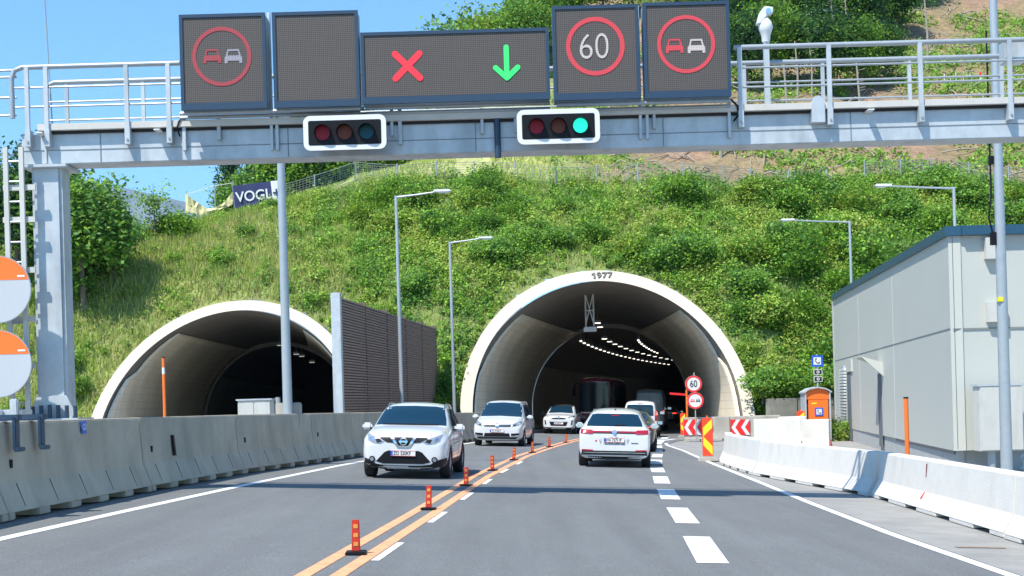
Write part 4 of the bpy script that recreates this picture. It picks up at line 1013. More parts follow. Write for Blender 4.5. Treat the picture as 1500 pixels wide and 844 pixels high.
# ================================================================== BUILDING
Q0 = Vector((11.15, 36.0)); 
def wallY(px, py): return unplane(px, py, (Q0.x, Q0.y), (15.5, 68))
Q1 = Vector((15.5, 68.0)); Q2 = Vector((34, 37.2))
ht = un(1396, 332, 36)[1]; ht1 = un(1222, 432, 68)[1]
bl = thing('service_building', 'pale grey panelled service building with a dark blue roof edge on the right', 'building', (0, 0, 0))
base_z = 0.05; gz9 = gz(9) - 0.05
dv = (Q1 - Q0).normalized(); nv = Vector((dv.y, -dv.x))
Q3 = Q2 + (Q1 - Q0)
def quadwall(P_, Qq, z0, z1, m, nm, off=0.0, th=0.25, par=bl, z1b=None, z0b=None):
    d2 = (Qq - P_); L2 = d2.length; u = d2.normalized(); n2 = Vector((u.y, -u.x))
    z1b = z1 if z1b is None else z1b; z0b = z0 if z0b is None else z0b
    vs = []
    for s, zt2, zb2 in ((0, z1, z0), (L2, z1b, z0b)):
        p = P_ + u * s
        for o2 in (off, off + th):
            for z in (zb2, zt2): q2 = p + n2 * o2; vs.append((q2.x, q2.y, z))
    b = MB(); b.add(vs, [(0, 1, 5, 4), (2, 6, 7, 3), (0, 4, 6, 2), (1, 3, 7, 5), (0, 2, 3, 1), (4, 5, 7, 6)]); return b.build(nm, m, par)
quadwall(Q0, Q1, 0.12, ht - 0.24, M_wall, 'facade', th=0.3, z1b=ht1 - 0.24)
quadwall(Q0 + Vector((0.31, 0.0)), Q2, 0.12, ht - 0.24, M_wall, 'facade', off=-0.3, th=0.3)
quadwall(Q0 + nv * 0.12 + Vector((0, 0.2)), Q1, gz9, 0.13, M_wall_low, 'plinth', th=0.2)
quadwall(Q0 + Vector((0.36, 0.15)), Q2, gz9, 0.13, M_wall_low, 'plinth', off=-0.3, th=0.2)
quadwall(Q0 - nv * 0.1 + Vector((0, -.1)), Q1 - nv * 0.1, ht - 0.238, ht, M_trim, 'roof_edge', th=0.4, z1b=ht1, z0b=ht1 - 0.238)
quadwall(Q0 + Vector((0.30, -0.1)), Q2, ht - 0.238, ht, M_trim, 'roof_edge', off=-0.3, th=0.4)
b = MB(); b.add([(Q0.x + .25, Q0.y + .2, ht - 0.05), (Q2.x, Q2.y + .2, ht - 0.05), (Q3.x, Q3.y, ht1 - 0.05), (Q1.x + .25, Q1.y, ht1 - 0.05)], [(0, 1, 2, 3)]); b.build('roof', M_wall_low, bl)
quadwall(Q1, Q3, gz9, ht1 - 0.3, M_wall, 'facade', off=0, th=-0.3)
# seams on the long side and on the front
M_seam = mat('panel_joint', (0.17, 0.19, 0.19), 0.8)
def on_side(px, py, off=0.02):
    x, y, z = wallY(px, py); return Vector((x, y, z)) - Vector((nv.x, nv.y, 0)) * off
def side_box(px0, py0, px1, py1, m, nm, proud=0.03, par=bl, bevel=0.0):
    a = on_side(px0, py0, 0); c = on_side(px1, py1, 0); z0 = min(a.z, c.z); z1 = max(a.z, c.z)
    pa = Vector((a.x, a.y)); pc = Vector((c.x, c.y)); mid = (pa + pc) / 2 - nv * (proud / 2)
    return MB().box((mid.x, mid.y, (z0 + z1) / 2), ((pa - pc).length, proud, z1 - z0), Matrix.Rotation(math.atan2(dv.y, dv.x), 3, 'Z')).build(nm, m, par, bevel=bevel)
zs = on_side(1390, 482).z
def seam_line(za, ya0, ya1, nm='joint'):
    pass
def side_strip(t0, t1, z0, z1, m, nm, proud=0.012, off=0):
    L2 = (Q1 - Q0).length; p = Q0 + dv * ((t0 + t1) / 2) - nv * (proud / 2 + off)
    return MB().box((p.x, p.y, (z0 + z1) / 2), (t1 - t0, proud, z1 - z0), Matrix.Rotation(math.atan2(dv.y, dv.x), 3, 'Z')).build(nm, m, bl)
L2 = (Q1 - Q0).length
side_strip(0.02, L2, zs - 0.012, zs + 0.012, M_seam, 'panel_seam')
for s in (11.0, 21.5): side_strip(s, s + 0.02, 0.14, ht - 0.26, mat('faint_joint', (0.42, 0.45, 0.45), 0.8) if s == 11 else MATS['faint_joint'], 'panel_seam')
side_strip(0.3, L2, 0.02, 0.11, M_trim, 'base_shadow_line', 0.02, -0.08)  # dark strip painted in as the shadow line above the plinth
b = MB(); fx = lambda px, py: un(px, py, 36.0 + 0.0)
zq = un(1402, 482, 36)[1]
b = MB(); b.box((17, 35.99 + 0.28, zq), (11.6, 0.02, 0.024), Matrix.Rotation(math.atan2(1.2, 22.6), 3, 'Z')); b.build('panel_seam', M_seam, bl)
for px in (1478,):
    x = un(px, 450, 36)[0]; MB().box((x, 36.12, ht / 2), (0.03, 0.02, ht - 0.5)).build('panel_seam', M_seam, bl)
x = un(1396, 450, 36)[0]
MB().box((Q0.x + 0.155, 36.014, (ht - .2) / 2 + .05), (0.31, 0.03, ht - 0.42)).build('corner_panel', M_wall, bl)
MB().box((Q0.x + 0.10, 35.994, (ht - .2) / 2 + .05), (0.02, 0.02, ht - 0.42)).build('corner_joint', M_seam, bl)
# doors, louvre, canopy on the long side
side_box(1231, 537, 1240, 640, M_steel, 'louvre_frame', 0.05)
for k in range(22):
    y = 541 + k * 4.4
    side_box(1231.5, y, 1239.5, y + 2.0, M_white, 'louvre_slat', 0.10)
dr = side_box(1241, 545, 1249, 648, mat('door_shade', (0.12, 0.145, 0.165), 0.6), 'door', 0.02)
side_box(1241, 528, 1249, 544, M_cab, 'door_header', 0.06)
side_box(1286, 548, 1294, 655, MATS['door_shade'], 'door', 0.02)
cnp = on_side(1290, 532, 0)
b = MB(); p = Vector((cnp.x, cnp.y)); vs = []
for s_ in (-.65, .65):
    for o_, z_ in ((-.02, -.12), (.78, .20), (.78, .26), (-.02, .0)):
        q = p + dv * s_ - nv * o_; vs.append((q.x, q.y, cnp.z + z_))
b.add(vs, [(0, 1, 2, 3), (4, 7, 6, 5), (0, 4, 5, 1), (1, 5, 6, 2), (2, 6, 7, 3), (3, 7, 4, 0)])
vs = []
for s_ in (-.69, -.65):
    for o_, z_ in ((-.02, -.5), (-.02, .0), (.78, .26)):
        q = p + dv * s_ - nv * o_; vs.append((q.x, q.y, cnp.z + z_))
b.add(vs, [(0, 1, 2), (3, 5, 4), (0, 3, 4, 1), (1, 4, 5, 2), (2, 5, 3, 0)])
b.build('door_canopy', M_wall, bl, bevel=0.008)
# plates and boxes on the front wall near the pole
for (px0, py0, px1, py1, nm, m, dd) in ((1441, 349, 1462, 380, 'wall_plate', M_cab, 0.05), (1444, 443, 1472, 472, 'wall_plate', M_cab, 0.05)):
    a = un(px0, py0, 36); c2 = un(px1, py1, 36)
    MB().box(((a[0] + c2[0]) / 2, 36.0, (a[1] + c2[1]) / 2), (c2[0] - a[0], 0.3, a[1] - c2[1])).build(nm, m, bl, bevel=0.01)
a = un(1434, 566, 35.2); c2 = un(1500, 660, 35.2)
t = thing('meter_cabinet', 'weathered grey cabinet mounted behind the thick pole by the building', 'cabinet', ((a[0] + c2[0]) / 2, 35.45, c2[1]))
Wc = c2[0] - a[0]; Hc = a[1] - c2[1]
MB().box((0, 0, Hc / 2), (Wc, 0.5, Hc)).build('cabinet_body', M_cab, t, bevel=0.015)
MB().box((0, 0, Hc + 0.02), (Wc + 0.08, 0.56, 0.05)).build('lid', M_steel, t)
for s in (-1, 1): MB().box((s * Wc / 4, -0.26, Hc / 2), (Wc / 2 - 0.03, 0.02, Hc - 0.06)).build('door', M_cab, t)
MB().tube([(-Wc / 2 + 0.35, 0, -c2[1] + gz9), (-Wc / 2 + 0.35, 0, 0.01)], 0.1, 12).build('stand', M_pole, t)
# guard rail / steel rail at lower right edge
t = thing('guard_rail', 'galvanised guard rail behind the white barrier at the right picture edge', 'guard rail', (0, 0, 0))
b = MB(); b.prism([(0, 0), (0.05, 0.05), (0, 0.1), (0, 0.2), (0.05, 0.25), (0, 0.31), (0.015, 0.31), (0.065, 0.25), (0.015, 0.2), (0.015, 0.1), (0.065, 0.05), (0.015, 0)], lambda u, v, q: (9.5 - u, 20 + q, v + 0.12), 6.5); b.build('rail', M_steel, t)
for y in (20.5, 23, 25.5): MB().box((9.62, y, 0.0), (0.1, 0.1, 0.8)).build('post', M_steel, t)

# ================================================================== EMERGENCY PHONE
Yp = 62.0
a = un(1179, 567, Yp); c2 = un(1217, 640, Yp)
xm = (a[0] + c2[0]) / 2; Wp = 1.12; zt_ = a[1]; z0 = gz9
t = thing('phone_booth', 'orange emergency phone booth with a rounded roof and a blue phone plate', 'phone booth', (xm, Yp, z0))
Hp = zt_ - z0
for s in (-1, 1): MB().box((s * (Wp / 2 - 0.03), 0.4, Hp / 2 - 0.1), (0.06, 0.95, Hp - 0.2)).build('side_wall', M_steel, t)
def arcroof(r): return [(-Wp / 2 - .06, Hp - 0.22), (-Wp / 2 * .6, Hp - 0.06), (0, Hp), (Wp / 2 * .6, Hp - 0.06), (Wp / 2 + .06, Hp - 0.22), (Wp / 2 + .06, Hp - 0.28), (Wp / 2 * .6, Hp - 0.12), (0, Hp - 0.06), (-Wp / 2 * .6, Hp - 0.12), (-Wp / 2 - .06, Hp - 0.28)]
MB().prism(arcroof(0), lambda u, v, q: (u, q - 0.12, v), 1.05).build('roof', M_steel, t)
MB().prism([(-Wp / 2 + .07, Hp - 0.55), (Wp / 2 - .07, Hp - 0.55), (Wp / 2 - .07, Hp - 0.26), (Wp * .3, Hp - 0.13), (0, Hp - 0.07), (-Wp * .3, Hp - 0.13), (-Wp / 2 + .07, Hp - 0.26)], lambda u, v, q: (u, q, v), 0.04).build('header', M_orange, t)
MB().box((0, 0.85, Hp / 2 - .1), (Wp - 0.1, 0.05, Hp - 0.3)).build('back_wall', mat('booth_back', (0.35, 0.06, 0.02), 0.5), t)
MB().box((0.03, 0.04, Hp / 2 - .25), (0.86, 0.06, Hp - 0.62)).build('door', M_orange, t, bevel=0.01)
MB().box((-Wp / 2 + 0.2, 0.1, 1.25), (0.12, 0.03, 0.9)).build('side_window', M_lens, t)
def phone_plate(w_, parent, cx, cy, cz):
    pl = MB().box((cx, cy, cz), (w_, 0.02, w_)).build('phone_plate', M_blue, parent, bevel=0.004)
    MB().box((cx, cy - 0.012, cz), (w_ * .66, 0.006, w_ * .66)).build('white_field', M_white, pl)
    b = MB(); b.tube([(cx - w_ * .14, cy - .018, cz + w_ * .2), (cx - w_ * .16, cy - .018, cz), (cx - w_ * .02, cy - .018, cz - w_ * .17), (cx + w_ * .17, cy - .018, cz - w_ * .2)], w_ * 0.035, 6)
    b.box((cx - w_ * .1, cy - .018, cz + w_ * .19), (w_ * .13, .008, w_ * .1)); b.box((cx + w_ * .17, cy - .018, cz - w_ * .15), (w_ * .1, .008, w_ * .14)); b.build('handset_symbol', M_ink, pl)
phone_plate(0.36, t, 0.05, -0.01, Hp * 0.55)
MB().box((-0.15, 0.005, Hp * .7), (0.22, 0.006, 0.06)).build('sticker', M_yellow, t)
a = un(1197, 529, Yp + 1.2)
t = thing('emergency_phone_sign', 'blue phone sign with two small pictogram plates above the orange booth', 'sign', (a[0], Yp + 1.2, a[1]))
phone_plate(0.5, t, 0, 0, 0)
for k in (1, 2):
    zz = -0.18 - k * 0.31
    pl = MB().box((0.02, 0, zz + .0), (0.38, 0.02, 0.24)).build('pictogram_plate', M_white, t); MB().box((0.02, -0.012, zz), (0.33, 0.006, 0.19)).build('black_field', M_ink, pl); MB().ring((0.02, -0.02, zz), 0.035, 0.065, 0.006, 20).build('ring_symbol', M_white, pl)
MB().tube([(0, 0.05, z0 - a[1]), (0, 0.05, 0.3)], 0.035, 8).build('pole', M_steel, t)
#CARS_HERE

# ================================================================== VEHICLES
def body_mesh(st, sub=2, arches=None, arch_r=0.36, name='body'):
    """st rows: y, half width, z bottom, z shoulder, z top, half width top  (nose at +y)"""
    V = []; F = []; n = 0
    for (y, w_, zb, zs, zt, wt) in st:
        half = [(0, zb), (w_ * .80, zb), (w_ * .965, zb + .10), (w_, zb + .5 * (zs - zb)), (w_ * .985, zs - 0.02), (w_ * .94 + wt * .0 if zt - zs > .25 else (w_ + wt) / 2 + .03, zs + .06 * min(1, (zt - zs) * 2)),
                (wt + (0.03 if zt - zs > .25 else 0), zt - .30 * min(.4, zt - zs)), (wt * .90, zt - .03 * min(1, (zt - zs) * 3)), (wt * .45, zt + .01), (0, zt + .015)]
        ring = half + [(-x, z) for x, z in half[-2:0:-1]]; n = len(ring)
        V += [(x, y, z) for x, z in ring]
    for j in range(len(st) - 1):
        for i in range(n): F.append((j * n + i, j * n + (i + 1) % n, (j + 1) * n + (i + 1) % n, (j + 1) * n + i))
    # end caps as quad strips
    for base, fl in ((0, 0), ((len(st) - 1) * n, 1)):
        for i in range(n // 2):
            a, b_, c, d_ = base + i, base + i + 1, base + (n - i - 1) % n, base + (n - i) % n
            f = [a, b_, c, d_]; f = list(dict.fromkeys(f))
            if len(f) >= 3: F.append(tuple(f if fl else f[::-1]))
    me = bpy.data.meshes.new(name); me.from_pydata(V, [], F)
    bm = bmesh.new(); bm.from_mesh(me); bmesh.ops.recalc_face_normals(bm, faces=bm.faces); bm.to_mesh(me); bm.free()
    ob = bpy.data.objects.new('tmp', me); C.objects.link(ob)
    m = ob.modifiers.new('s', 'SUBSURF'); m.levels = sub; m.render_levels = sub
    dg = bpy.context.evaluated_depsgraph_get(); full = bpy.data.meshes.new_from_object(ob.evaluated_get(dg))
    bm = bmesh.new(); bm.from_mesh(full); bvh = BVHTree.FromBMesh(bm); bm.free()
    cut = None
    if arches:
        cb = MB()
        for (yw, zw, wd) in arches:
            for s in (-1, 1): cb.tube([(s * (wd - 0.30), yw, zw), (s * (wd + 0.3), yw, zw)], arch_r, 28)
        co = cb.build('cutter', M_dark)
        m2 = ob.modifiers.new('b', 'BOOLEAN'); m2.operation = 'DIFFERENCE'; m2.object = co; m2.solver = 'EXACT'
        bpy.context.view_layer.update(); dg = bpy.context.evaluated_depsgraph_get()
        cut = bpy.data.meshes.new_from_object(ob.evaluated_get(dg))
        bpy.data.objects.remove(co)
    bpy.data.objects.remove(ob)
    res = cut if cut and len(cut.polygons) > 50 else full
    res.materials.clear()
    res.polygons.foreach_set('use_smooth', [True] * len(res.polygons))
    try: res.set_sharp_from_angle(angle=rad(45))
    except Exception: pass
    return res, bvh
def patch(bvh, poly, face, off, m, name, parent, step=0.06, thick=0.02, depth0=6.0):
    """conforming panel: outline poly=(u,z) or (x,y) projected on the body from 'front','rear','left','right','top'"""
    P = []
    n = len(poly)
    for i in range(n):
        a = Vector(poly[i]); c = Vector(poly[(i + 1) % n]); k = max(1, int((c - a).length / step))
        for j in range(k): P.append(a.lerp(c, j / k))
    nb = len(P); us = [p.x for p in P]; vs_ = [p.y for p in P]
    edges = [(i, (i + 1) % nb) for i in range(nb)]
    def inside(q):
        c = False
        for i in range(nb):
            a, b_ = P[i], P[(i + 1) % nb]
            if (a.y > q[1]) != (b_.y > q[1]) and q[0] < (b_.x - a.x) * (q[1] - a.y) / (b_.y - a.y) + a.x: c = not c
        return c
    pts = list(P)
    u = min(us) + step / 2
    while u < max(us):
        v = min(vs_) + step / 2
        while v < max(vs_):
            if inside((u, v)) and min((Vector((u, v)) - p).length for p in P) > step * .4: pts.append(Vector((u, v)))
            v += step
        u += step
    res = geometry.delaunay_2d_cdt(pts, edges, [list(range(nb))], 1, 1e-5)
    vv, ee, ff = res[0], res[1], res[2]
    dirs = {'front': Vector((0, -1, 0)), 'rear': Vector((0, 1, 0)), 'left': Vector((-1, 0, 0)), 'right': Vector((1, 0, 0)), 'top': Vector((0, 0, -1))}
    d = dirs[face]; out = []
    for p in vv:
        o_ = {'front': (p.x, depth0, p.y), 'rear': (p.x, -depth0, p.y), 'left': (3, p.x, p.y), 'right': (-3, p.x, p.y), 'top': (p.x, p.y, 5)}[face]
        o_ = Vector(o_); hit, nn, _, _ = bvh.ray_cast(o_, d)
        if hit is None or (hit - o_).length > depth0 + 2.8:
            hit, nn, _, _ = bvh.find_nearest(o_ + d * (depth0 * 0.65))
        if nn.dot(d) > 0: nn = -nn
        nn = (nn - d * 0.6).normalized()
        out.append((hit, nn))
    A = [h + q * off for h, q in out]; B_ = [h - q * thick for h, q in out]
    cnt = {}
    for f in ff:
        for i in range(len(f)):
            e = (f[i], f[(i + 1) % len(f)]); cnt[frozenset(e)] = cnt.get(frozenset(e), 0) + 1
    k = len(vv); F = [tuple(f) for f in ff]
    for f in ff:
        for i in range(len(f)):
            a, b_ = f[i], f[(i + 1) % len(f)]
            if cnt[frozenset((a, b_))] == 1: F.append((a, b_, b_ + k, a + k))
    me = bpy.data.meshes.new(name); me.from_pydata(A + B_, [], F)
    bm = bmesh.new(); bm.from_mesh(me); bmesh.ops.recalc_face_normals(bm, faces=bm.faces); bm.to_mesh(me); bm.free()
    me.polygons.foreach_set('use_smooth', [True] * len(me.polygons))
    try: me.set_sharp_from_angle(angle=rad(35))
    except Exception: pass
    return link_mesh(name, me, m, parent)
def mir(poly): return [(-x, z) for x, z in poly]
M_rim = mat('wheel_rim', (0.45, 0.46, 0.47), 0.3, 0.8)
WH = {}
def wheel(parent, x, y, r, side, w_=0.22, spokes=5):
    key = (round(r, 2), spokes)
    if key not in WH:
        b = MB(); n = 32; prof = [(r * .64, w_ / 2), (r * .94, w_ / 2), (r, w_ * .36), (r, -w_ * .36), (r * .94, -w_ / 2), (r * .64, -w_ / 2)]
        vs = [(q[1], q[0] * math.cos(2 * PI * k / n), q[0] * math.sin(2 * PI * k / n)) for k in range(n) for q in prof]; np_ = len(prof)
        fs = [(k * np_ + i, k * np_ + (i + 1) % np_, ((k + 1) % n) * np_ + (i + 1) % np_, ((k + 1) % n) * np_ + i) for k in range(n) for i in range(np_)]
        b.add(vs, fs); to = b.build('tyre', M_rubber, smooth=True); tm = to.data; bpy.data.objects.remove(to)
        b = MB(); b.tube([(-w_ * .2, 0, 0), (w_ * .1, 0, 0)], r * .66, 32); hubo = b
        b2 = MB()
        for k in range(spokes):
            a = 2 * PI * k / spokes; R_ = Matrix.Rotation(a, 3, 'X'); c = R_ @ Vector((w_ * .34, 0, r * .33)); b2.box(c, (w_ * .18, r * .17, r * .62), R_)
        b2.tube([(w_ * .1, 0, 0), (w_ * .46, 0, 0)], r * .16, 16)
        v = []; f = []
        for k in range(n):
            for q in ((r * .60, w_ * .1), (r * .65, w_ * .49)): v.append((q[1], q[0] * math.cos(2 * PI * k / n), q[0] * math.sin(2 * PI * k / n)))
        for k in range(n): f.append((2 * k, 2 * k + 1, (2 * ((k + 1) % n)) + 1, 2 * ((k + 1) % n)))
        b2.add(v, f)
        ho = hubo.build('disc', M_clad); hm = ho.data; bpy.data.objects.remove(ho)
        ro = b2.build('rim', M_rim); rm = ro.data; bpy.data.objects.remove(ro)
        WH[key] = (tm, hm, rm)
    tm, hm, rm = WH[key]
    t = bpy.data.objects.new('wheel', tm); C.objects.link(t); t.parent = parent; t.location = (x, y, r); t.rotation_euler = (0, 0, 0 if side > 0 else PI)
    for nm, mm in (('brake_disc', hm), ('rim', rm)):
        o = bpy.data.objects.new(nm, mm); C.objects.link(o); o.parent = t
    return t
def place(root, x, Y, slope, facing, half):
    """facing -1 = oncoming (nose to the camera). x,Y = ground point of the end nearest the camera"""
    ang_ = -math.atan(slope); u = Vector((math.sin(-ang_), math.cos(ang_)))
    c = Vector((x, Y)) + u * half
    if facing < 0: ang_ += PI
    root.matrix_world = Matrix.Translation((c.x, c.y, gz(c.x))) @ Matrix.Rotation(math.atan(KS), 4, 'Y') @ Matrix.Rotation(ang_, 4, 'Z')
def roof_rails(bvh, parent, xo, ya, yb):
    for s in (-1, 1):
        pts = []
        for k in range(9):
            y = ya + (yb - ya) * k / 8; hit = bvh.ray_cast(Vector((s * xo, y, 4)), Vector((0, 0, -1)))[0]
            pts.append((s * xo, y, hit.z + (.045 if 0 < k < 8 else -.01)))
        MB().tube(pts, .017, 6).build('roof_rail', M_chrome, parent, smooth=True)
def plate(parent, y, z, txt, face=1, w_=0.52, h_=0.115):
    s = face
    p = MB().box((0, y, z), (w_, 0.02, h_)).build('number_plate', M_white, parent)
    MB().box((0, y + s * 0.003, z + h_ / 2 - 0.006), (w_, 0.02, 0.006)).box((0, y + s * 0.003, z - h_ / 2 + 0.006), (w_, 0.02, 0.006)).build('red_border', M_red, p)
    MB().box((-s * -w_ / 2 * 0.92 * 1 if s > 0 else -w_ / 2 * 0.92, y + s * 0.003, z), (0.045, 0.02, h_ * .8)).build('blue_band', M_blue, p)
    if not txt: return
    o = link_mesh('plate_text', text_mesh(txt, 0.105, 0.003, 0.8), M_ink, p); o.location = (-0.02 * s * -1, y + s * 0.013, z); o.rotation_euler = (0, 0, PI if s > 0 else 0)
def mirrors(parent, w_, y, z, m, s=1.0):
    for q in (-1, 1):
        b = MB(); b.box((q * (w_ + .13), y, z), (0.22 * s, 0.14, 0.155 * s)); o = b.build('wing_mirror', m, parent, bevel=0.045, smooth=True)
        MB().box((q * (w_ + .13), y - .072, z), (0.17 * s, 0.012, 0.11 * s)).build('mirror_glass', M_chrome, o)
        MB().box((q * (w_ + .01), y + 0.0, z - .05), (0.12, 0.08, 0.04)).build('mirror_foot', M_clad, o)

# ---- 1. nearest oncoming car: white crossover
def crossover():
    L_, W = 4.38, 0.925; h = L_ / 2
    st = [(h, .66, .30, .66, .78, .58), (h - .05, .82, .24, .72, .90, .70), (h - .2, .90, .20, .80, .98, .78), (h - .5, .925, .20, .88, 1.05, .80), (h - .95, W, .20, .95, 1.10, .80), (h - 1.13, W, .20, .97, 1.13, .80),
          (h - 1.5, W, .20, .99, 1.36, .755), (h - 1.82, W, .20, 1.0, 1.55, .70), (h - 2.3, W, .20, 1.0, 1.62, .69), (h - 3.2, W, .20, 1.0, 1.60, .67), (h - 3.75, .89, .22, 1.02, 1.50, .57), (h - 4.08, .86, .26, 1.02, 1.28, .62), (h - 4.3, .80, .32, .95, 1.06, .66), (h - 4.38, .70, .38, .85, .95, .56)]
    root = thing('crossover_car', 'nearest oncoming car, a white crossover with dark lower bumper and roof rails', 'car')
    me, bvh = body_mesh(st, 3, [(h - .86, .36, W), (h - 3.5, .36, W)], .39); link_mesh('body', me, M_paintW, root)
    # glass
    patch(bvh, [(-.77, 1.115), (-.55, 1.135), (0, 1.14), (.55, 1.135), (.77, 1.115), (.735, 1.26), (.645, 1.50), (.45, 1.53), (0, 1.54), (-.45, 1.53), (-.645, 1.50), (-.735, 1.26)], 'front', .006, M_glass, 'windscreen', root)
    for f in ('left', 'right'):
        patch(bvh, [(h - 1.5, 1.10), (h - 2.35, 1.10), (h - 2.38, 1.47), (h - 2.1, 1.49), (h - 1.95, 1.46)], f, .006, M_glass, 'side_window', root)
        patch(bvh, [(h - 2.46, 1.10), (h - 3.25, 1.14), (h - 3.3, 1.44), (h - 2.48, 1.48)], f, .006, M_glass, 'side_window', root)
        patch(bvh, [(h - 3.36, 1.16), (h - 3.75, 1.22), (h - 3.6, 1.38), (h - 3.38, 1.43)], f, .006, M_glass, 'quarter_window', root)
        patch(bvh, [(h - 1.32, .22), (h - 3.05, .22), (h - 3.05, .40), (h - 1.32, .40)], f, .012, M_clad, 'sill_cladding', root)
        patch(bvh, [(h - 1.3, 1.0 - .28), (h - 1.3, .735), (h - 3.0, .78), (h - 3.0, .765)], f, .005, MATS['seam'], 'crease_shade', root)  # dark strip drawn for the shade along the door crease
        for yy in (h - 2.4, h - 1.42): patch(bvh, [(yy, .42), (yy, 1.07), (yy + .012, 1.07), (yy + .012, .42)], f, .002, M_dark, 'door_gap', root)
        patch(bvh, [(h - 2.1, .88), (h - 2.3, .88), (h - 2.3, .915), (h - 2.1, .915)], f, .03, M_chrome, 'door_handle', root)
    patch(bvh, [(-.60, 1.06), (.60, 1.06), (.50, 1.36), (-.50, 1.36)], 'rear', .006, M_glass, 'rear_window', root)
    # lower front cladding
    patch(bvh, [(-.88, .18), (.88, .18), (.89, .46), (.70, .40), (.58, .32), (.40, .29), (-.40, .29), (-.58, .32), (-.70, .40), (-.89, .46)], 'front', .012, M_clad, 'lower_bumper', root)
    patch(bvh, [(-.42, .325), (.42, .325), (.58, .37), (.40, .565), (.32, .60), (-.32, .60), (-.40, .565), (-.58, .37)], 'front', .010, M_black, 'lower_grille', root)
    patch(bvh, [(-.36, .205), (.36, .205), (.36, .235), (-.36, .235)], 'front', .03, M_chrome, 'skid_plate', root)
    for f, s in ((1, 1), (-1, -1)):
        q = lambda poly: [(x * s, z) for x, z in poly]
        patch(bvh, q([(.40, .785), (.50, .735), (.66, .755), (.76, .80), (.80, .95), (.70, .915), (.56, .865)]), 'front', .008, M_lens, 'headlight', root, step=.045)
        patch(bvh, q([(.46, .785), (.56, .755), (.60, .83), (.50, .845)]), 'front', .016, M_clad, 'headlight_bowl', root)
        patch(bvh, q([(.65, .80), (.71, .82), (.73, .875), (.66, .86)]), 'front', .016, M_chrome, 'headlight_reflector', root)
        patch(bvh, q([(0, .70), (.13, .70), (.22, .765), (.36, .775), (.50, .85), (.50, .872), (0, .88)]), 'front', .010, M_black, 'upper_grille', root)
        patch(bvh, q([(0.0, .668), (.13, .672), (.275, .868), (.205, .872), (.105, .705), (0.0, .70)]), 'front', .022, M_chrome, 'chrome_strake', root, step=.03)
        fl = patch(bvh, q([(.66 + .065 * math.cos(a), .415 + .065 * math.sin(a)) for a in np.linspace(0, 2 * PI, 15)[:-1]]), 'front', .02, M_black, 'fog_light', root)
        patch(bvh, q([(.66 + .04 * math.cos(a), .415 + .04 * math.sin(a)) for a in np.linspace(0, 2 * PI, 15)[:-1]]), 'front', .028, M_lens, 'fog_lens', fl)
        patch(bvh, q([(.62, .92), (.80, .94), (.79, .78), (.66, .80)]), 'rear', .008, M_tail, 'tail_light', root)
    bd = patch(bvh, [(.080 * math.cos(a), .790 + .080 * math.sin(a)) for a in np.linspace(0, 2 * PI, 25)[:-1]], 'front', .03, M_chrome, 'badge', root, step=.03)
    patch(bvh, [(.055 * math.cos(a), .790 + .055 * math.sin(a)) for a in np.linspace(0, 2 * PI, 25)[:-1]], 'front', .034, M_black, 'badge_centre', bd, step=.03)
    patch(bvh, [(-.092, .776), (.092, .776), (.092, .804), (-.092, .804)], 'front', .038, M_chrome, 'badge_bar', bd, step=.03)
    hit = bvh.ray_cast(Vector((0, 5, .56)), Vector((0, -1, 0)))[0].y
    plate(root, hit + .03, .545, 'ZO 520KF')
    for s in (-1, 1):
        for yw in (h - .86, h - 3.5): wheel(root, s * (W - .115), yw, .345, s)
    patch(bvh, [(-.62, 1.125), (.62, 1.125), (.62, 1.15), (-.62, 1.15)], 'front', .012, M_black, 'wiper_cowl', root)
    roof_rails(bvh, root, .63, h - 1.9, h - 3.6)
    mirrors(root, W - .03, h - 1.55, 1.08, M_paintW)
    return root
car = crossover(); place(car, -2.34, 29.9, 0.065, -1, 2.19)

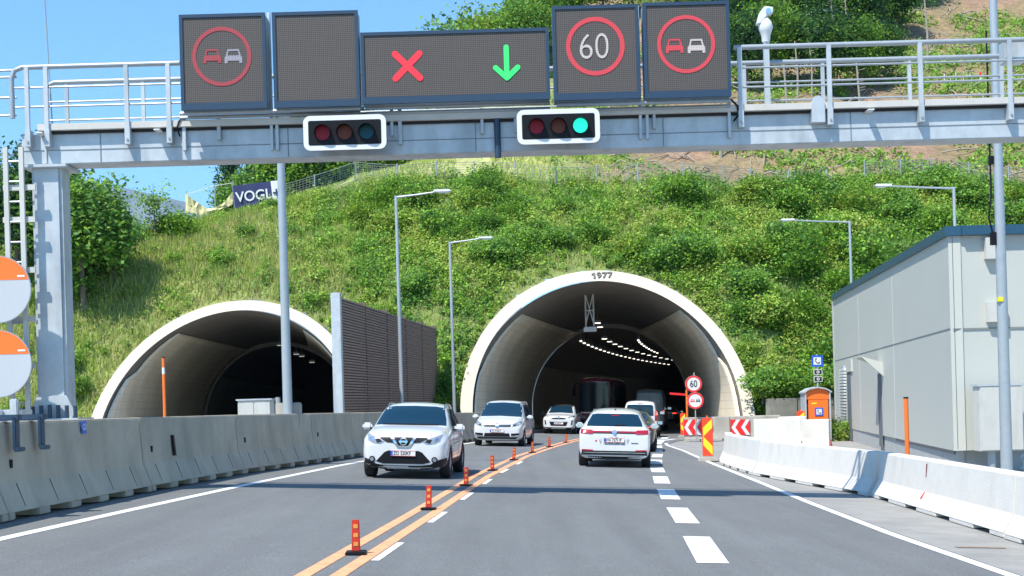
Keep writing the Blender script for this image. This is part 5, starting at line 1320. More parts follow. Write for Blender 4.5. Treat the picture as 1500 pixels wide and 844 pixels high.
# ---- 2. oncoming van-like estate (people carrier)
def carrier():
    L_, W = 4.85, 0.95; h = L_ / 2
    st = [(h, .70, .28, .62, .74, .60), (h - .06, .86, .22, .70, .86, .72), (h - .25, .94, .20, .80, .96, .78), (h - .6, .94, .18, .88, 1.04, .77), (h - .98, W, .18, .95, 1.12, .78), (h - 1.35, W, .18, .98, 1.32, .80), (h - 1.95, W, .18, 1.0, 1.66, .73),
          (h - 2.3, W, .18, 1.0, 1.73, .72), (h - 3.6, W, .18, 1.0, 1.73, .70), (h - 4.4, .93, .2, 1.0, 1.66, .62), (h - 4.65, .9, .25, 1.0, 1.35, .68), (h - 4.8, .84, .3, .9, 1.05, .7), (h - 4.85, .75, .36, .8, .95, .6)]
    root = thing('people_carrier', 'white people carrier, second oncoming car in the left lane', 'car')
    me, bvh = body_mesh(st, 3, [(h - .95, .35, W), (h - 3.85, .35, W)], .37); link_mesh('body', me, M_paintW, root)
    patch(bvh, [(-.79, 1.11), (0, 1.14), (.79, 1.11), (.77, 1.33), (.68, 1.62), (0, 1.655), (-.68, 1.62), (-.77, 1.33)], 'front', .006, M_glass, 'windscreen', root)
    for f in ('left', 'right'):
        for a, b_, c, d_ in ((1.62, 2.35, 2.35, 1.95), (2.45, 3.35, 3.35, 2.45), (3.45, 4.35, 4.2, 3.45)):
            patch(bvh, [(h - a, 1.10), (h - b_, 1.10), (h - c, 1.56), (h - d_, 1.56)], f, .006, M_glass, 'side_window', root)
    patch(bvh, [(-.65, 1.08), (.65, 1.08), (.55, 1.5), (-.55, 1.5)], 'rear', .006, M_glass, 'rear_window', root)
    patch(bvh, [(-.50, .74), (.50, .74), (.54, .83), (-.54, .83)], 'front', .008, M_clad, 'upper_grille', root)
    patch(bvh, [(-.50, .80), (.50, .80), (.50, .812), (-.50, .812)], 'front', .018, M_chrome, 'grille_strip', root)
    patch(bvh, [(-.78, .36), (.78, .36), (.70, .28), (-.70, .28)], 'front', .010, M_clad, 'bumper_lip', root)
    patch(bvh, [(-.50, .37), (.50, .37), (.46, .50), (-.46, .50)], 'front', .008, M_black, 'lower_grille', root)
    for s in (1, -1):
        q = lambda poly: [(x * s, z) for x, z in poly]
        patch(bvh, q([(.55, .74), (.80, .78), (.88, .86), (.86, .95), (.70, .91), (.56, .84)]), 'front', .008, M_lens, 'headlight', root)
        patch(bvh, q([(.60, .77), (.70, .785), (.71, .84), (.61, .82)]), 'front', .016, M_clad, 'headlight_bowl', root)
        patch(bvh, q([(.53, .40), (.82, .44), (.84, .51), (.53, .49)]), 'front', .008, M_black, 'side_intake', root)
        patch(bvh, q([(.53, .385), (.86, .42), (.86, .435), (.53, .40)]), 'front', .02, M_chrome, 'chrome_strip', root)
        patch(bvh, q([(.62, .95), (.86, .97), (.86, .78), (.66, .80)]), 'rear', .008, M_tail, 'tail_light', root)
        for yw in (h - .95, h - 3.85): wheel(root, s * (W - .115), yw, .335, s)
    bd = patch(bvh, [(.075 * math.cos(a), .79 + .075 * math.sin(a)) for a in np.linspace(0, 2 * PI, 21)[:-1]], 'front', .028, M_chrome, 'badge', root, step=.03)
    hit = bvh.ray_cast(Vector((0, 5, .58)), Vector((0, -1, 0)))[0].y
    plate(root, hit + .03, .585, 'W 3158 Z')
    roof_rails(bvh, root, .66, h - 2.0, h - 4.2)
    mirrors(root, W - .02, h - 1.6, 1.10, M_paintW, 1.05)
    return root
car = carrier(); place(car, -0.62, 53.3, 0.125, -1, 2.42)

# ---- 3. small oncoming crossover, black roof
def small_suv():
    L_, W = 4.18, 0.90; h = L_ / 2
    st = [(h, .66, .32, .70, .82, .58), (h - .06, .82, .24, .76, .93, .70), (h - .25, .90, .22, .84, 1.0, .76), (h - .9, W, .20, .95, 1.06, .73), (h - 1.12, W, .20, .97, 1.12, .73), (h - 1.75, W, .20, 1.0, 1.52, .68), (h - 2.2, W, .20, 1.0, 1.60, .67),
          (h - 3.1, W, .20, 1.03, 1.56, .58), (h - 3.7, .86, .24, 1.05, 1.36, .58), (h - 4.05, .82, .3, 1.0, 1.1, .62), (h - 4.18, .72, .38, .9, .98, .56)]
    root = thing('small_suv', 'small white oncoming car with a black roof, just outside the large tunnel', 'car')
    me, bvh = body_mesh(st, 3, [(h - .85, .36, W), (h - 3.4, .36, W)], .39); link_mesh('body', me, M_paintW, root)
    patch(bvh, [(-.68, 1.12), (0, 1.15), (.68, 1.12), (.55, 1.48), (0, 1.51), (-.55, 1.48)], 'front', .006, M_glass, 'windscreen', root)
    patch(bvh, [(-.58, h - 1.78), (.58, h - 1.78), (.57, h - 3.3), (-.57, h - 3.3)], 'top', .012, M_clad, 'black_roof', root)
    for f in ('left', 'right'):
        patch(bvh, [(h - 1.45, 1.1), (h - 3.2, 1.13), (h - 3.3, 1.38), (h - 1.95, 1.45)], f, .006, M_glass, 'side_window', root)
        patch(bvh, [(h - 1.26, .22), (h - 3.0, .22), (h - 3.0, .38), (h - 1.26, .38)], f, .01, M_clad, 'sill_cladding', root)
    patch(bvh, [(-.30, .80), (.30, .80), (.42, .86), (.20, .885), (-.20, .885), (-.42, .86)], 'front', .008, M_black, 'upper_grille', root)
    patch(bvh, [(-.42, .44), (.42, .44), (.50, .66), (-.50, .66)], 'front', .008, M_black, 'lower_grille', root)
    patch(bvh, [(-.84, .24), (.84, .24), (.82, .36), (-.82, .36)], 'front', .01, M_clad, 'lower_bumper', root)
    patch(bvh, [(-.40, .29), (.40, .29), (.40, .32), (-.40, .32)], 'front', .025, M_chrome, 'skid_plate', root)
    for s in (1, -1):
        q = lambda poly: [(x * s, z) for x, z in poly]
        patch(bvh, q([(.46, .86), (.70, .88), (.84, .96), (.80, .99), (.60, .95)]), 'front', .008, M_clad, 'headlight', root)
        patch(bvh, q([(.52, .885), (.62, .89), (.62, .925), (.54, .915)]), 'front', .016, M_lens, 'headlight_lens', root)
        patch(bvh, q([(.66, .50), (.74, .50), (.77, .78), (.70, .74)]), 'front', .008, M_clad, 'air_curtain', root)
        patch(bvh, q([(.55, 1.0), (.84, 1.02), (.84, .92), (.58, .92)]), 'rear', .008, M_tail, 'tail_light', root)
        for yw in (h - .85, h - 3.4): wheel(root, s * (W - .11), yw, .345, s)
    patch(bvh, [(.06 * math.cos(a), .90 + .045 * math.sin(a)) for a in np.linspace(0, 2 * PI, 17)[:-1]], 'front', .028, M_chrome, 'badge', root, step=.03)
    patch(bvh, [(-.6, 1.1), (.6, 1.1), (.5, 1.4), (-.5, 1.4)], 'rear', .006, M_glass, 'rear_window', root)
    hit = bvh.ray_cast(Vector((0, 5, .58)), Vector((0, -1, 0)))[0].y
    plate(root, hit + .03, .58, 'W 94713')
    mirrors(root, W - .02, h - 1.5, 1.06, M_clad)
    return root
car = small_suv(); place(car, 2.45, 76.8, 0.14, -1, 2.09)

# ---- 4. white estate seen from behind
def estate():
    L_, W = 4.96, 0.945; h = L_ / 2
    st = [(h, .5, .3, .6, .68, .46), (h - .1, .76, .22, .66, .78, .62), (h - .4, .9, .18, .78, .9, .72), (h - 1.1, W, .17, .9, 1.02, .75), (h - 1.4, W, .17, .93, 1.12, .73), (h - 2.1, W, .17, .95, 1.48, .68), (h - 2.6, W, .17, .95, 1.55, .67), (h - 3.7, W, .17, .96, 1.54, .65),
          (h - 4.25, .94, .18, .97, 1.48, .64), (h - 4.42, .94, .2, .975, 1.42, .65), (h - 4.78, .935, .20, .99, 1.10, .76), (h - 4.85, .93, .21, .96, 1.03, .82), (h - 4.93, .90, .24, .84, .93, .80), (h - 4.96, .84, .30, .78, .86, .74)]
    root = thing('estate_car', 'white estate car seen from behind with a full width red light bar', 'car')
    me, bvh = body_mesh(st, 3, [(h - .95, .36, W), (h - 3.93, .36, W)], .39); link_mesh('body', me, M_paintW, root)
    patch(bvh, [(-.73, 1.075), (.73, 1.075), (.70, 1.18), (.60, 1.375), (.48, 1.40), (-.48, 1.40), (-.60, 1.375), (-.70, 1.18)], 'rear', .007, M_glass, 'rear_window', root)
    wp = patch(bvh, [(-.02, 1.085), (.30, 1.10), (.30, 1.115), (-.02, 1.11)], 'rear', .022, M_black, 'rear_wiper', root)
    patch(bvh, [(-.10, 1.345), (.10, 1.345), (.10, 1.362), (-.10, 1.362)], 'rear', .014, M_tail, 'high_brake_light', root)
    patch(bvh, [(-.80, .885), (.80, .885), (.80, .955), (-.80, .955)], 'rear', .008, M_clad, 'light_bar', root)
    patch(bvh, [(-.60, .915), (.60, .915), (.60, .945), (-.60, .945)], 'rear', .012, M_tail, 'red_strip', root)
    for s in (1, -1):
        q = lambda poly: [(x * s, z) for x, z in poly]
        patch(bvh, q([(.56, .87), (.88, .88), (.87, .985), (.60, .98), (.54, .95)]), 'rear', .016, M_tail, 'tail_light', root)
        patch(bvh, q([(.55, .43), (.84, .44), (.84, .475), (.55, .465)]), 'rear', .024, M_tail, 'rear_reflector', root)
        for yw in (h - .95, h - 3.93): wheel(root, s * (W - .115), yw, .35, s, .24)
        patch(bvh, q([(.52, .62), (.90, .66), (.90, .85)][:3]), 'front', .008, M_lens, 'headlight', root)
    bd = patch(bvh, [(.06 * math.cos(a), .92 + .06 * math.sin(a)) for a in np.linspace(0, 2 * PI, 21)[:-1]], 'rear', .03, M_chrome, 'badge', root, step=.03)
    patch(bvh, [(-.86, .33), (.86, .33), (.84, .44), (-.84, .44)], 'rear', .012, M_clad, 'bumper_insert', root)
    patch(bvh, [(-.80, .385), (.80, .385), (.80, .40), (-.80, .40)], 'rear', .016, M_chrome, 'chrome_strip', root)
    patch(bvh, [(-.74, .20), (.74, .20), (.68, .30), (-.68, .30)], 'rear', .012, M_clad, 'diffuser', root)
    patch(bvh, [(-.36, .60), (.36, .60), (.42, .80), (-.42, .80)], 'rear', -.0, mat('recess_white', (0.70, 0.71, 0.72), 0.3, coat=.5), 'plate_recess', root)
    patch(bvh, [(-.50, .685), (-.46, .685), (-.45, .72), (-.49, .72)], 'rear', .012, M_red, 'red_mark', root, step=.03)
    patch(bvh, [(.44, .64), (.62, .64), (.62, .655), (.44, .655)], 'rear', .012, M_pframe, 'model_lettering', root)
    for f in ('left', 'right'):
        patch(bvh, [(h - 1.75, 1.08), (h - 2.7, 1.07), (h - 2.7, 1.40), (h - 2.3, 1.39)], f, .006, M_glass, 'side_window', root)
        patch(bvh, [(h - 2.8, 1.07), (h - 3.7, 1.08), (h - 3.72, 1.38), (h - 2.8, 1.40)], f, .006, M_glass, 'side_window', root)
        patch(bvh, [(h - 3.8, 1.09), (h - 4.3, 1.14), (h - 4.1, 1.33), (h - 3.82, 1.37)], f, .006, M_glass, 'quarter_window', root)
        patch(bvh, [(h - 2.85, .90), (h - 3.05, .90), (h - 3.05, .93), (h - 2.85, .93)], f, .03, M_chrome, 'door_handle', root)
        patch(bvh, [(h - 2.74, .35), (h - 2.74, 1.05), (h - 2.752, 1.05), (h - 2.752, .35)], f, .002, M_dark, 'door_gap', root)
    patch(bvh, [(-.68, 1.1), (.68, 1.1), (.56, 1.44), (-.56, 1.44)], 'front', .007, M_glass, 'windscreen', root)
    hit = bvh.ray_cast(Vector((0, -5, .72)), Vector((0, 1, 0)))[0].y
    plate(root, hit - .03, .72, 'WA 727S IP', -1)
    MB().prism([(0, 0), (.12, 0), (.02, .06)], lambda u, v, q: (q - .02, -h + .78 + u, 1.475 + v), .04).build('roof_aerial', M_clad, root)
    mirrors(root, W - .02, h - 1.75, 1.05, M_paintW)
    return root
car = estate(); place(car, 2.60, 37.0, 0.095, 1, 2.48)

# ---- 5. dark saloon ahead of the estate, and its double deep in the tunnel
def saloon(label):
    L_, W = 4.6, 0.90; h = L_ / 2
    st = [(h, .5, .3, .58, .66, .46), (h - .1, .74, .22, .64, .76, .62), (h - .4, .88, .18, .76, .88, .72), (h - 1.2, W, .17, .88, 1.0, .73), (h - 1.45, W, .17, .9, 1.06, .72), (h - 2.1, W, .17, .92, 1.40, .60), (h - 2.6, W, .17, .92, 1.45, .58), (h - 3.3, W, .17, .94, 1.41, .56),
          (h - 3.95, .89, .18, .96, 1.12, .62), (h - 4.15, .88, .2, .97, 1.06, .70), (h - 4.5, .84, .24, .94, 1.04, .68), (h - 4.6, .74, .32, .85, .96, .6)]
    root = thing('saloon_car', label, 'car')
    me, bvh = body_mesh(st, 2, [(h - .9, .34, W), (h - 3.7, .34, W)], .37); link_mesh('body', me, M_paintD, root)
    patch(bvh, [(-.62, 1.10), (.62, 1.10), (.50, 1.34), (-.50, 1.34)], 'rear', .007, M_glass, 'rear_window', root)
    patch(bvh, [(-.66, 1.06), (.66, 1.06), (.54, 1.37), (-.54, 1.37)], 'front', .007, M_glass, 'windscreen', root)
    for f in ('left', 'right'): patch(bvh, [(h - 1.75, 1.02), (h - 3.5, 1.05), (h - 3.2, 1.30), (h - 2.25, 1.33)], f, .006, M_glass, 'side_window', root)
    for s in (1, -1):
        patch(bvh, [(s * x, z) for x, z in [(.42, .78), (.84, .78), (.82, .90), (.44, .90)]], 'rear', .012, M_tail, 'tail_light', root)
        b_ = patch(bvh, [(s * x, z) for x, z in [(.50, .83), (.80, .83), (.80, .88), (.50, .88)]], 'rear', .02, M_brake, 'brake_light', root)
        patch(bvh, [(s * x, z) for x, z in [(.52, .62), (.84, .66), (.84, .76), (.55, .72)]], 'front', .008, M_lens, 'headlight', root)
        for yw in (h - .9, h - 3.7): wheel(root, s * (W - .11), yw, .33, s)
    hit = bvh.ray_cast(Vector((0, -5, .6)), Vector((0, 1, 0)))[0].y
    plate(root, hit - .03, .62, '', -1)
    mirrors(root, W - .02, h - 1.75, 1.0, M_paintD)
    return root
car = saloon('dark car with red tail lights, mostly hidden behind the white estate'); place(car, 4.05, 49.6, 0.115, 1, 2.3)
car2 = copy_tree(car); car2['label'] = 'dark car deep in the tunnel beside the grey van'; place(car2, 12.3, 114, 0.20, 1, 2.3)

# ---- 6. vans from behind
def van(name, label, L_, W, H_, m, small):
    h = L_ / 2; zb = .22
    zs = 1.05 if small else 1.25; wt = W * .86
    st = [(h, W * .6, .3, .7, .8, W * .5), (h - .1, W * .85, .24, .8, .92, W * .7), (h - .45, W * .97, zb, .95, 1.12, W * .78), (h - .9, W, zb, zs, zs + .15, W * .8), (h - 1.5, W, zb, zs, H_ * .86, wt * .92), (h - 1.9, W, zb, zs, H_ - .05, wt * .93), (h - 2.6, W, zb, zs, H_, wt * .94),
          (-h + .5, W, zb, zs, H_, wt * .94), (-h + .14, W, zb, zs, H_ - .04, wt * .93), (-h + .05, W * .98, zb + .02, zs, H_ - .16, wt * .93), (-h, W * .94, zb + .10, zs, H_ - .25, wt * .9)]
    root = thing(name, label, 'van')
    me, bvh = body_mesh(st, 2, [(h - .85, .34, W), (-h + 1.0, .34, W)], .37); link_mesh('body', me, m, root)
    if small:
        patch(bvh, [(-.70, 1.10), (.70, 1.10), (.66, 1.60), (.58, 1.66), (-.58, 1.66), (-.66, 1.60)], 'rear', .008, M_glass, 'rear_window', root)
        patch(bvh, [(-.12, 1.70), (.12, 1.70), (.12, 1.73), (-.12, 1.73)], 'rear', .012, M_tail, 'high_brake_light', root)
    else:
        for s in (-1, 1): patch(bvh, [(s * .04, 1.35), (s * .70, 1.35), (s * .66, 2.0), (s * .04, 2.0)], 'rear', .006, M_doorp, 'door_panel', root)
        patch(bvh, [(-.008, .45), (.008, .45), (.008, H_ - .2), (-.008, H_ - .2)], 'rear', .004, M_dark, 'door_gap', root)
        patch(bvh, [(-.12, H_ - .21), (.12, H_ - .21), (.12, H_ - .17), (-.12, H_ - .17)], 'rear', .012, M_lens, 'roof_light', root)
    for s in (1, -1):
        z0, z1 = (.85, 1.35) if small else (.95, 1.35)
        patch(bvh, [(s * x, z) for x, z in [(W * .84, z0), (W * .96, z0), (W * .93, z1), (W * .83, z1)]], 'rear', .02, M_tail, 'tail_light', root)
        patch(bvh, [(s * x, z) for x, z in [(W * .86, z0 + .28), (W * .95, z0 + .28), (W * .93, z1 - .03), (W * .86, z1 - .03)]], 'rear', .03, M_brake, 'brake_light', root)
        for yw in (h - .85, -h + 1.0): wheel(root, s * (W - .115), yw, .33, s)
        for f in ('left', 'right')[:1 if s > 0 else 2][-1:]: patch(bvh, [(h - 1.75, zs + .08), (h - 2.6, zs + .08), (h - 2.6, zs + .5), (h - 1.95, zs + .5)], f, .006, M_glass, 'side_window', root)
    patch(bvh, [(-W * .85, .26), (W * .85, .26), (W * .85, .46), (-W * .85, .46)], 'rear', .03, M_clad if not small else M_paintW, 'rear_bumper', root)
    patch(bvh, [(-W * .7, zs + .15), (W * .7, zs + .15), (W * .62, zs + .6), (-W * .62, zs + .6)], 'front', .007, M_glass, 'windscreen', root)
    plate(root, -h - .05, .62, '', -1)
    mirrors(root, W - .02, h - 1.6, zs + .2, M_clad, 1.3)
    return root
M_doorp = mat('van_door_panel', (0.20, 0.235, 0.26), 0.3, coat=.4)
v1 = van('delivery_van', 'small white van with a large rear window entering the large tunnel', 4.5, .90, 1.86, M_paintW, True); place(v1, 6.45, 72.5, 0.15, 1, 2.25)
v2 = van('panel_van', 'tall grey panel van inside the large tunnel, ahead of the small white van', 6.0, 1.0, 2.65, M_paintG, False); place(v2, 8.55, 89.5, 0.15, 1, 3.0)

# ---- 7. coach
t = thing('coach', 'dark maroon coach coming out of the large tunnel towards the camera', 'bus')
L_, W, H_ = 12.0, 1.27, 3.5; h = L_ / 2
st = [(h, W * .86, .35, 1.1, 3.2, W * .78), (h - .08, W * .95, .3, 1.15, 3.35, W * .85), (h - .4, W, .28, 1.2, H_ - .03, W * .90), (h - 2, W, .28, 1.2, H_, W * .92), (-h + 1, W, .28, 1.2, H_, W * .92), (-h + .1, W * .98, .3, 1.2, H_ - .1, W * .9), (-h, W * .94, .36, 1.1, 3.2, W * .86)]
me, bvh = body_mesh(st, 2, [(h - 2.6, .5, W), (-h + 3, .5, W)], .54); link_mesh('body', me, M_paintM, t)
patch(bvh, [(-1.08, 1.15), (1.08, 1.15), (1.05, 2.9), (.9, 3.12), (-.9, 3.12), (-1.05, 2.9)], 'front', .01, M_glass, 'windscreen', t, step=.12)
patch(bvh, [(-1.0, 1.02), (1.0, 1.02), (1.0, 1.09), (-1.0, 1.09)], 'front', .03, M_chrome, 'chrome_strip', t, step=.1)
patch(bvh, [(-.12, 1.15), (.12, 1.15), (.1, 1.32), (-.1, 1.32)], 'front', .03, M_chrome, 'badge', t)
patch(bvh, [(-1.0, .42), (1.0, .42), (1.0, .58), (-1.0, .58)], 'front', .02, M_clad, 'lower_grille', t, step=.1)
for s in (1, -1):
    patch(bvh, [(s * .62, .66), (s * 1.08, .70), (s * 1.1, .88), (s * .66, .82)], 'front', .02, M_lens, 'headlight', t)
    b = MB(); b.tube([(s * 1.05, h - .15, 3.1), (s * 1.35, h + .25, 3.0), (s * 1.4, h + .3, 2.7)], .035, 8); b.box((s * 1.4, h + .3, 2.42), (.22, .16, .5)); b.build('wing_mirror', M_black, t, bevel=0.01)
    for yw in (h - 2.6, -h + 3): wheel(t, s * (W - .16), yw, .5, s, .3, 8)
for f in ('left', 'right'): patch(bvh, [(h - .9, 1.45), (-h + .6, 1.45), (-h + .6, 2.95), (h - .9, 2.95)], f, .01, M_glass, 'side_windows', t, step=.3)
place(t, 5.55, 96.5, 0.16, -1, 6.0)

#VEG_HERE

# ================================================================== VEGETATION
def leaves(centers, normals_bias, size, cols, rg, aspect=0.55, droop=0.0):
    """quads (diamond leaves): centers (n,3), size (n,), cols (n,3)"""
    n = len(centers)
    d = rg.normal(size=(n, 3)) * 0.75; d[:, 2] = np.abs(d[:, 2]) * 0.7 + normals_bias; d[:, 1] -= 0.35; d[:, 0] -= 0.12; d /= np.linalg.norm(d, axis=1)[:, None]
    a = np.cross(d, rg.normal(size=(n, 3))); a /= np.linalg.norm(a, axis=1)[:, None] + 1e-9
    b = np.cross(d, a)
    s = size[:, None]
    v = np.stack([centers - a * s * .5, centers + b * s * .5 * aspect, centers + a * s * .5, centers - b * s * .5 * aspect], 1)
    v = v.reshape(-1, 3); q = np.arange(4 * n).reshape(n, 4); c = np.repeat(cols, 4, axis=0)
    return v, q, c
def pal(n, rg, kind):
    P = {'lush': [(0.170, 0.330, 0.035), (0.130, 0.270, 0.034), (0.250, 0.400, 0.050), (0.095, 0.210, 0.036)],
         'dark': [(0.070, 0.170, 0.035), (0.090, 0.210, 0.042), (0.120, 0.240, 0.045)],
         'olive': [(0.270, 0.370, 0.055), (0.210, 0.310, 0.048), (0.330, 0.400, 0.090)],
         'conifer': [(0.026, 0.075, 0.036), (0.038, 0.090, 0.042)],
         'dry': [(0.360, 0.390, 0.120), (0.290, 0.360, 0.080), (0.420, 0.390, 0.180), (0.210, 0.320, 0.060)]}[kind]
    P = np.array(P); c = P[rg.integers(0, len(P), n)]
    return np.clip(c * np.array([1.05, 1.07, 1.0]) * rg.uniform(0.75, 1.3, (n, 1)) * rg.uniform(0.92, 1.08, (n, 3)), 0, 1)

VX0, VX1 = -34, 36
def scatter(n, fn, rg, y0=70.8, y1=92):
    x = rg.uniform(VX0, VX1, n); y = rg.uniform(y0, y1, n); z = hillz(x, y)
    k = (z > -0.2) & (y < YF(x) + .4) & ~in_opening(x, y, z, 0.25) & (fn(x, y) > rg.uniform(0, 1, n))
    return x[k], y[k], z[k]
lushness = lambda x, y: np.clip(0.55 + (x + 9) / 11 + 0.8 * (fnoise(x, y, 6, 21) - .5), 0.10, 1.0)

# 1 low undergrowth: clumps of leaves over the slope
x, y, z = scatter(25000, lambda x, y: lushness(x, y) * (0.30 + 0.70 * (fnoise(x, y, 1.8, 22) > 0.42)), rng, y1=93)
cl = len(x); per = 44
R_ = rng.uniform(.18, .68, cl) * rng.uniform(.7, 1, cl)
off = rng.normal(size=(cl, per, 3)) * np.array([.45, .45, .42]) * R_[:, None, None]
cen = (np.stack([x, y, z + R_ * .75], -1)[:, None] + off); cen[..., 2] = np.maximum(cen[..., 2], z[:, None] + 0.02)
tone = (fnoise(x, y, 2.6, 23) * .8 + rng.uniform(0, .42, cl))
cols = np.where((tone > .72)[:, None, None], pal(cl * per, rng, 'olive').reshape(cl, per, 3), pal(cl * per, rng, 'lush').reshape(cl, per, 3))
cols = cols * rng.uniform(.7, 1.25, (cl, 1, 1)); cols = np.where((tone < .36)[:, None, None], pal(cl * per, rng, 'dark').reshape(cl, per, 3), cols)
v, q, c = leaves(cen.reshape(-1, 3), 0.45, rng.uniform(.10, .215, cl * per), cols.reshape(-1, 3), rng)
tag(np_mesh('undergrowth', v, q, M_leaf, c), 'tangle of low green leafy undergrowth covering the slope above the tunnels', 'undergrowth', kind='stuff')

# 2 grass: tall blades, dry on the left half
def blades(x, y, z, hmin, hmax, wd, cols, rg):
    n = len(x); h = rg.uniform(hmin, hmax, n); a = rg.uniform(0, PI, n); lx = rg.normal(0, .22, n) * h; ly = rg.normal(0, .22, n) * h
    w2 = wd * rg.uniform(.6, 1.3, n)
    p0 = np.stack([x - np.cos(a) * w2, y - np.sin(a) * w2, z - .05], -1); p1 = np.stack([x + np.cos(a) * w2, y + np.sin(a) * w2, z - .05], -1); p2 = np.stack([x + lx, y + ly, z + h], -1)
    v = np.stack([p0, p1, p2], 1).reshape(-1, 3); return v, np.arange(3 * n).reshape(n, 3), np.repeat(cols, 3, axis=0)
x, y, z = scatter(230000, lambda x, y: np.clip(1.15 - lushness(x, y) * .80, 0.32, 1), rng, y1=93)
n = len(x); t_ = fnoise(x, y, 3.5, 31) + 0.35 * (x < -9)
cols = np.where((t_ > .62)[:, None], pal(n, rng, 'dry'), pal(n, rng, 'olive')); cols = np.where((t_ < .33)[:, None], pal(n, rng, 'lush'), cols)
v, q, c = blades(x, y, z, .18, .62, .035, cols, rng)
tag(np_mesh('tall_grass', v, q, M_leaf, c, tri=True), 'tall dry and green grass standing on the slope', 'grass', kind='stuff')

# 3 meadow and upper slope beyond the fence
x = rng.uniform(-26, 8, 90000); y = rng.uniform(86, 112, 90000); z = hillz(x, y); k = (fnoise(x, y, 3, 41) > .3) & (y > YF(x)); x, y, z = x[k], y[k], z[k]
v, q, c = blades(x, y, z, .12, .35, .05, pal(len(x), rng, 'dry') * 1.25, rng)
tag(np_mesh('meadow_grass', v, q, M_leaf, c, tri=True), 'pale mown meadow grass above the wire fence', 'grass', kind='stuff')
def upper(x, y): return np.where(x > 14, 0.45, 0.16) * (fnoise(x, y, 4.5, 51) > .47)
x = rng.uniform(3, 52, 26000); y = rng.uniform(86, 142, 26000); k = (y > YF(x) + .5) & (upper(x, y) > rng.uniform(0, 1, len(x))); x, y = x[k], y[k]; z = hillz(x, y)
cl = len(x); per = 12; R_ = rng.uniform(.25, .6, cl)
cen = np.stack([x, y, z + R_ * .4], -1)[:, None] + rng.normal(size=(cl, per, 3)) * np.array([.6, .6, .4]) * R_[:, None, None]
v, q, c = leaves(cen.reshape(-1, 3), .45, rng.uniform(.18, .36, cl * per), pal(cl * per, rng, 'lush'), rng)
tag(np_mesh('bramble_cover', v, q, M_leaf, c), 'patches of brambles and young growth on the felled brown slope', 'brambles', kind='stuff')

# 4 felled branches on the brown slope
b = MB()
for k in range(520):
    x = random.uniform(6, 46); y = random.uniform(88, 140); z = float(hillz(x, y)); a = random.uniform(0, PI); L_ = random.uniform(.8, 3.2); r = random.uniform(.02, .06)
    dx, dy = math.cos(a) * L_ / 2, math.sin(a) * L_ / 2
    b.tube([(x - dx, y - dy, float(hillz(x - dx, y - dy)) + .12), (x, y, z + .25 + random.uniform(0, .3)), (x + dx, y + dy, float(hillz(x + dx, y + dy)) + .1)], r, 4)
tag(b.build('brushwood', M_barkl), 'pale felled branches strewn over the brown slope', 'branches', kind='stuff')

# 5 bushes as things
def crown_mesh(name, rg, rx, rz, nclump, per, lsz, kind, kind2, zc, hollow=.55, shape='round'):
    cc = rg.normal(size=(nclump, 3)); cc /= np.linalg.norm(cc, axis=1)[:, None]; rr = rg.uniform(hollow, 1, nclump)[:, None]
    if shape == 'cone':
        t = rg.uniform(0, 1, nclump) ** .75; a = rg.uniform(0, 2 * PI, nclump); r_ = (1 - t) * rg.uniform(.35, 1, nclump)
        cc = np.stack([np.cos(a) * r_ * rx, np.sin(a) * r_ * rx, (t * 2 - 1) * rz - .12 * r_ * rx], -1)
        sg = np.array([.30, .30, .10])
    else:
        lob = 1 + .28 * np.sin(cc[:, :1] * 5 + rg.uniform(0, 6)) * np.cos(cc[:, 1:2] * 4 + rg.uniform(0, 6)); cc = cc * rr * lob * np.array([rx, rx, rz]); sg = np.array([.22, .22, .16])
    cr = rg.uniform(.7, 1.3, (nclump, 1, 1)) * (rx if shape != 'cone' else rx * .8)
    cen = cc[:, None] + rg.normal(size=(nclump, per, 3)) * sg * cr
    cen[..., 2] += zc
    pick = rg.uniform(0, 1, nclump) < .5
    cols = np.where(pick[:, None, None], pal(nclump * per, rg, kind).reshape(nclump, per, 3), pal(nclump * per, rg, kind2).reshape(nclump, per, 3)) * rg.uniform(.8, 1.2, (nclump, 1, 1))
    cen = cen.reshape(-1, 3); cols = cols.reshape(-1, 3)
    k = cen[:, 2] > .02
    v, q, c = leaves(cen[k], .5, rg.uniform(.7, 1.3, k.sum()) * lsz, cols[k], rg)
    o = np_mesh(name, v, q, M_leaf, c); me = o.data; bpy.data.objects.remove(o); return me
def trunk_mesh(rg, h, r, rx, nb, z0, sp=1.0):
    b = MB(); b.tube([(0, 0, -.4), (rg.normal(0, .04) * h * .3, 0, h * .4), (rg.normal(0, .03) * h, rg.normal(0, .03) * h, h)], [r, r * .7, r * .15], 8)
    for i in range(nb):
        a = rg.uniform(0, 2 * PI); z = rg.uniform(z0, h * .9); L_ = rx * rg.uniform(.5, .9) * sp
        b.tube([(0, 0, z), (math.cos(a) * L_ * .5, math.sin(a) * L_ * .5, z + L_ * .25), (math.cos(a) * L_, math.sin(a) * L_, z + L_ * .6)], [r * .35, r * .2, r * .06], 5)
    o = b.build('trunk', M_bark, smooth=True); me = o.data; bpy.data.objects.remove(o); return me
def plant(name, label, cat, cm, tm, x, y, z, s, rz, group, parts=('foliage', 'stem')):
    t = thing(name, label, cat, (x, y, z), rz, group); t.scale = (s, s, s)
    for nm, mm in ((parts[0], cm), (parts[1], tm)):
        o = bpy.data.objects.new(nm, mm); C.objects.link(o); o.parent = t
    return t
BUSH = [(crown_mesh('foliage', rng, .95, .62, 70, 36, .15, k1, k2, .62), trunk_mesh(rng, 1.0, .05, .8, 7, .1)) for k1, k2 in (('lush', 'dark'), ('dark', 'lush'), ('lush', 'olive'), ('lush', 'lush'))]
cnt = 0
tries = 0
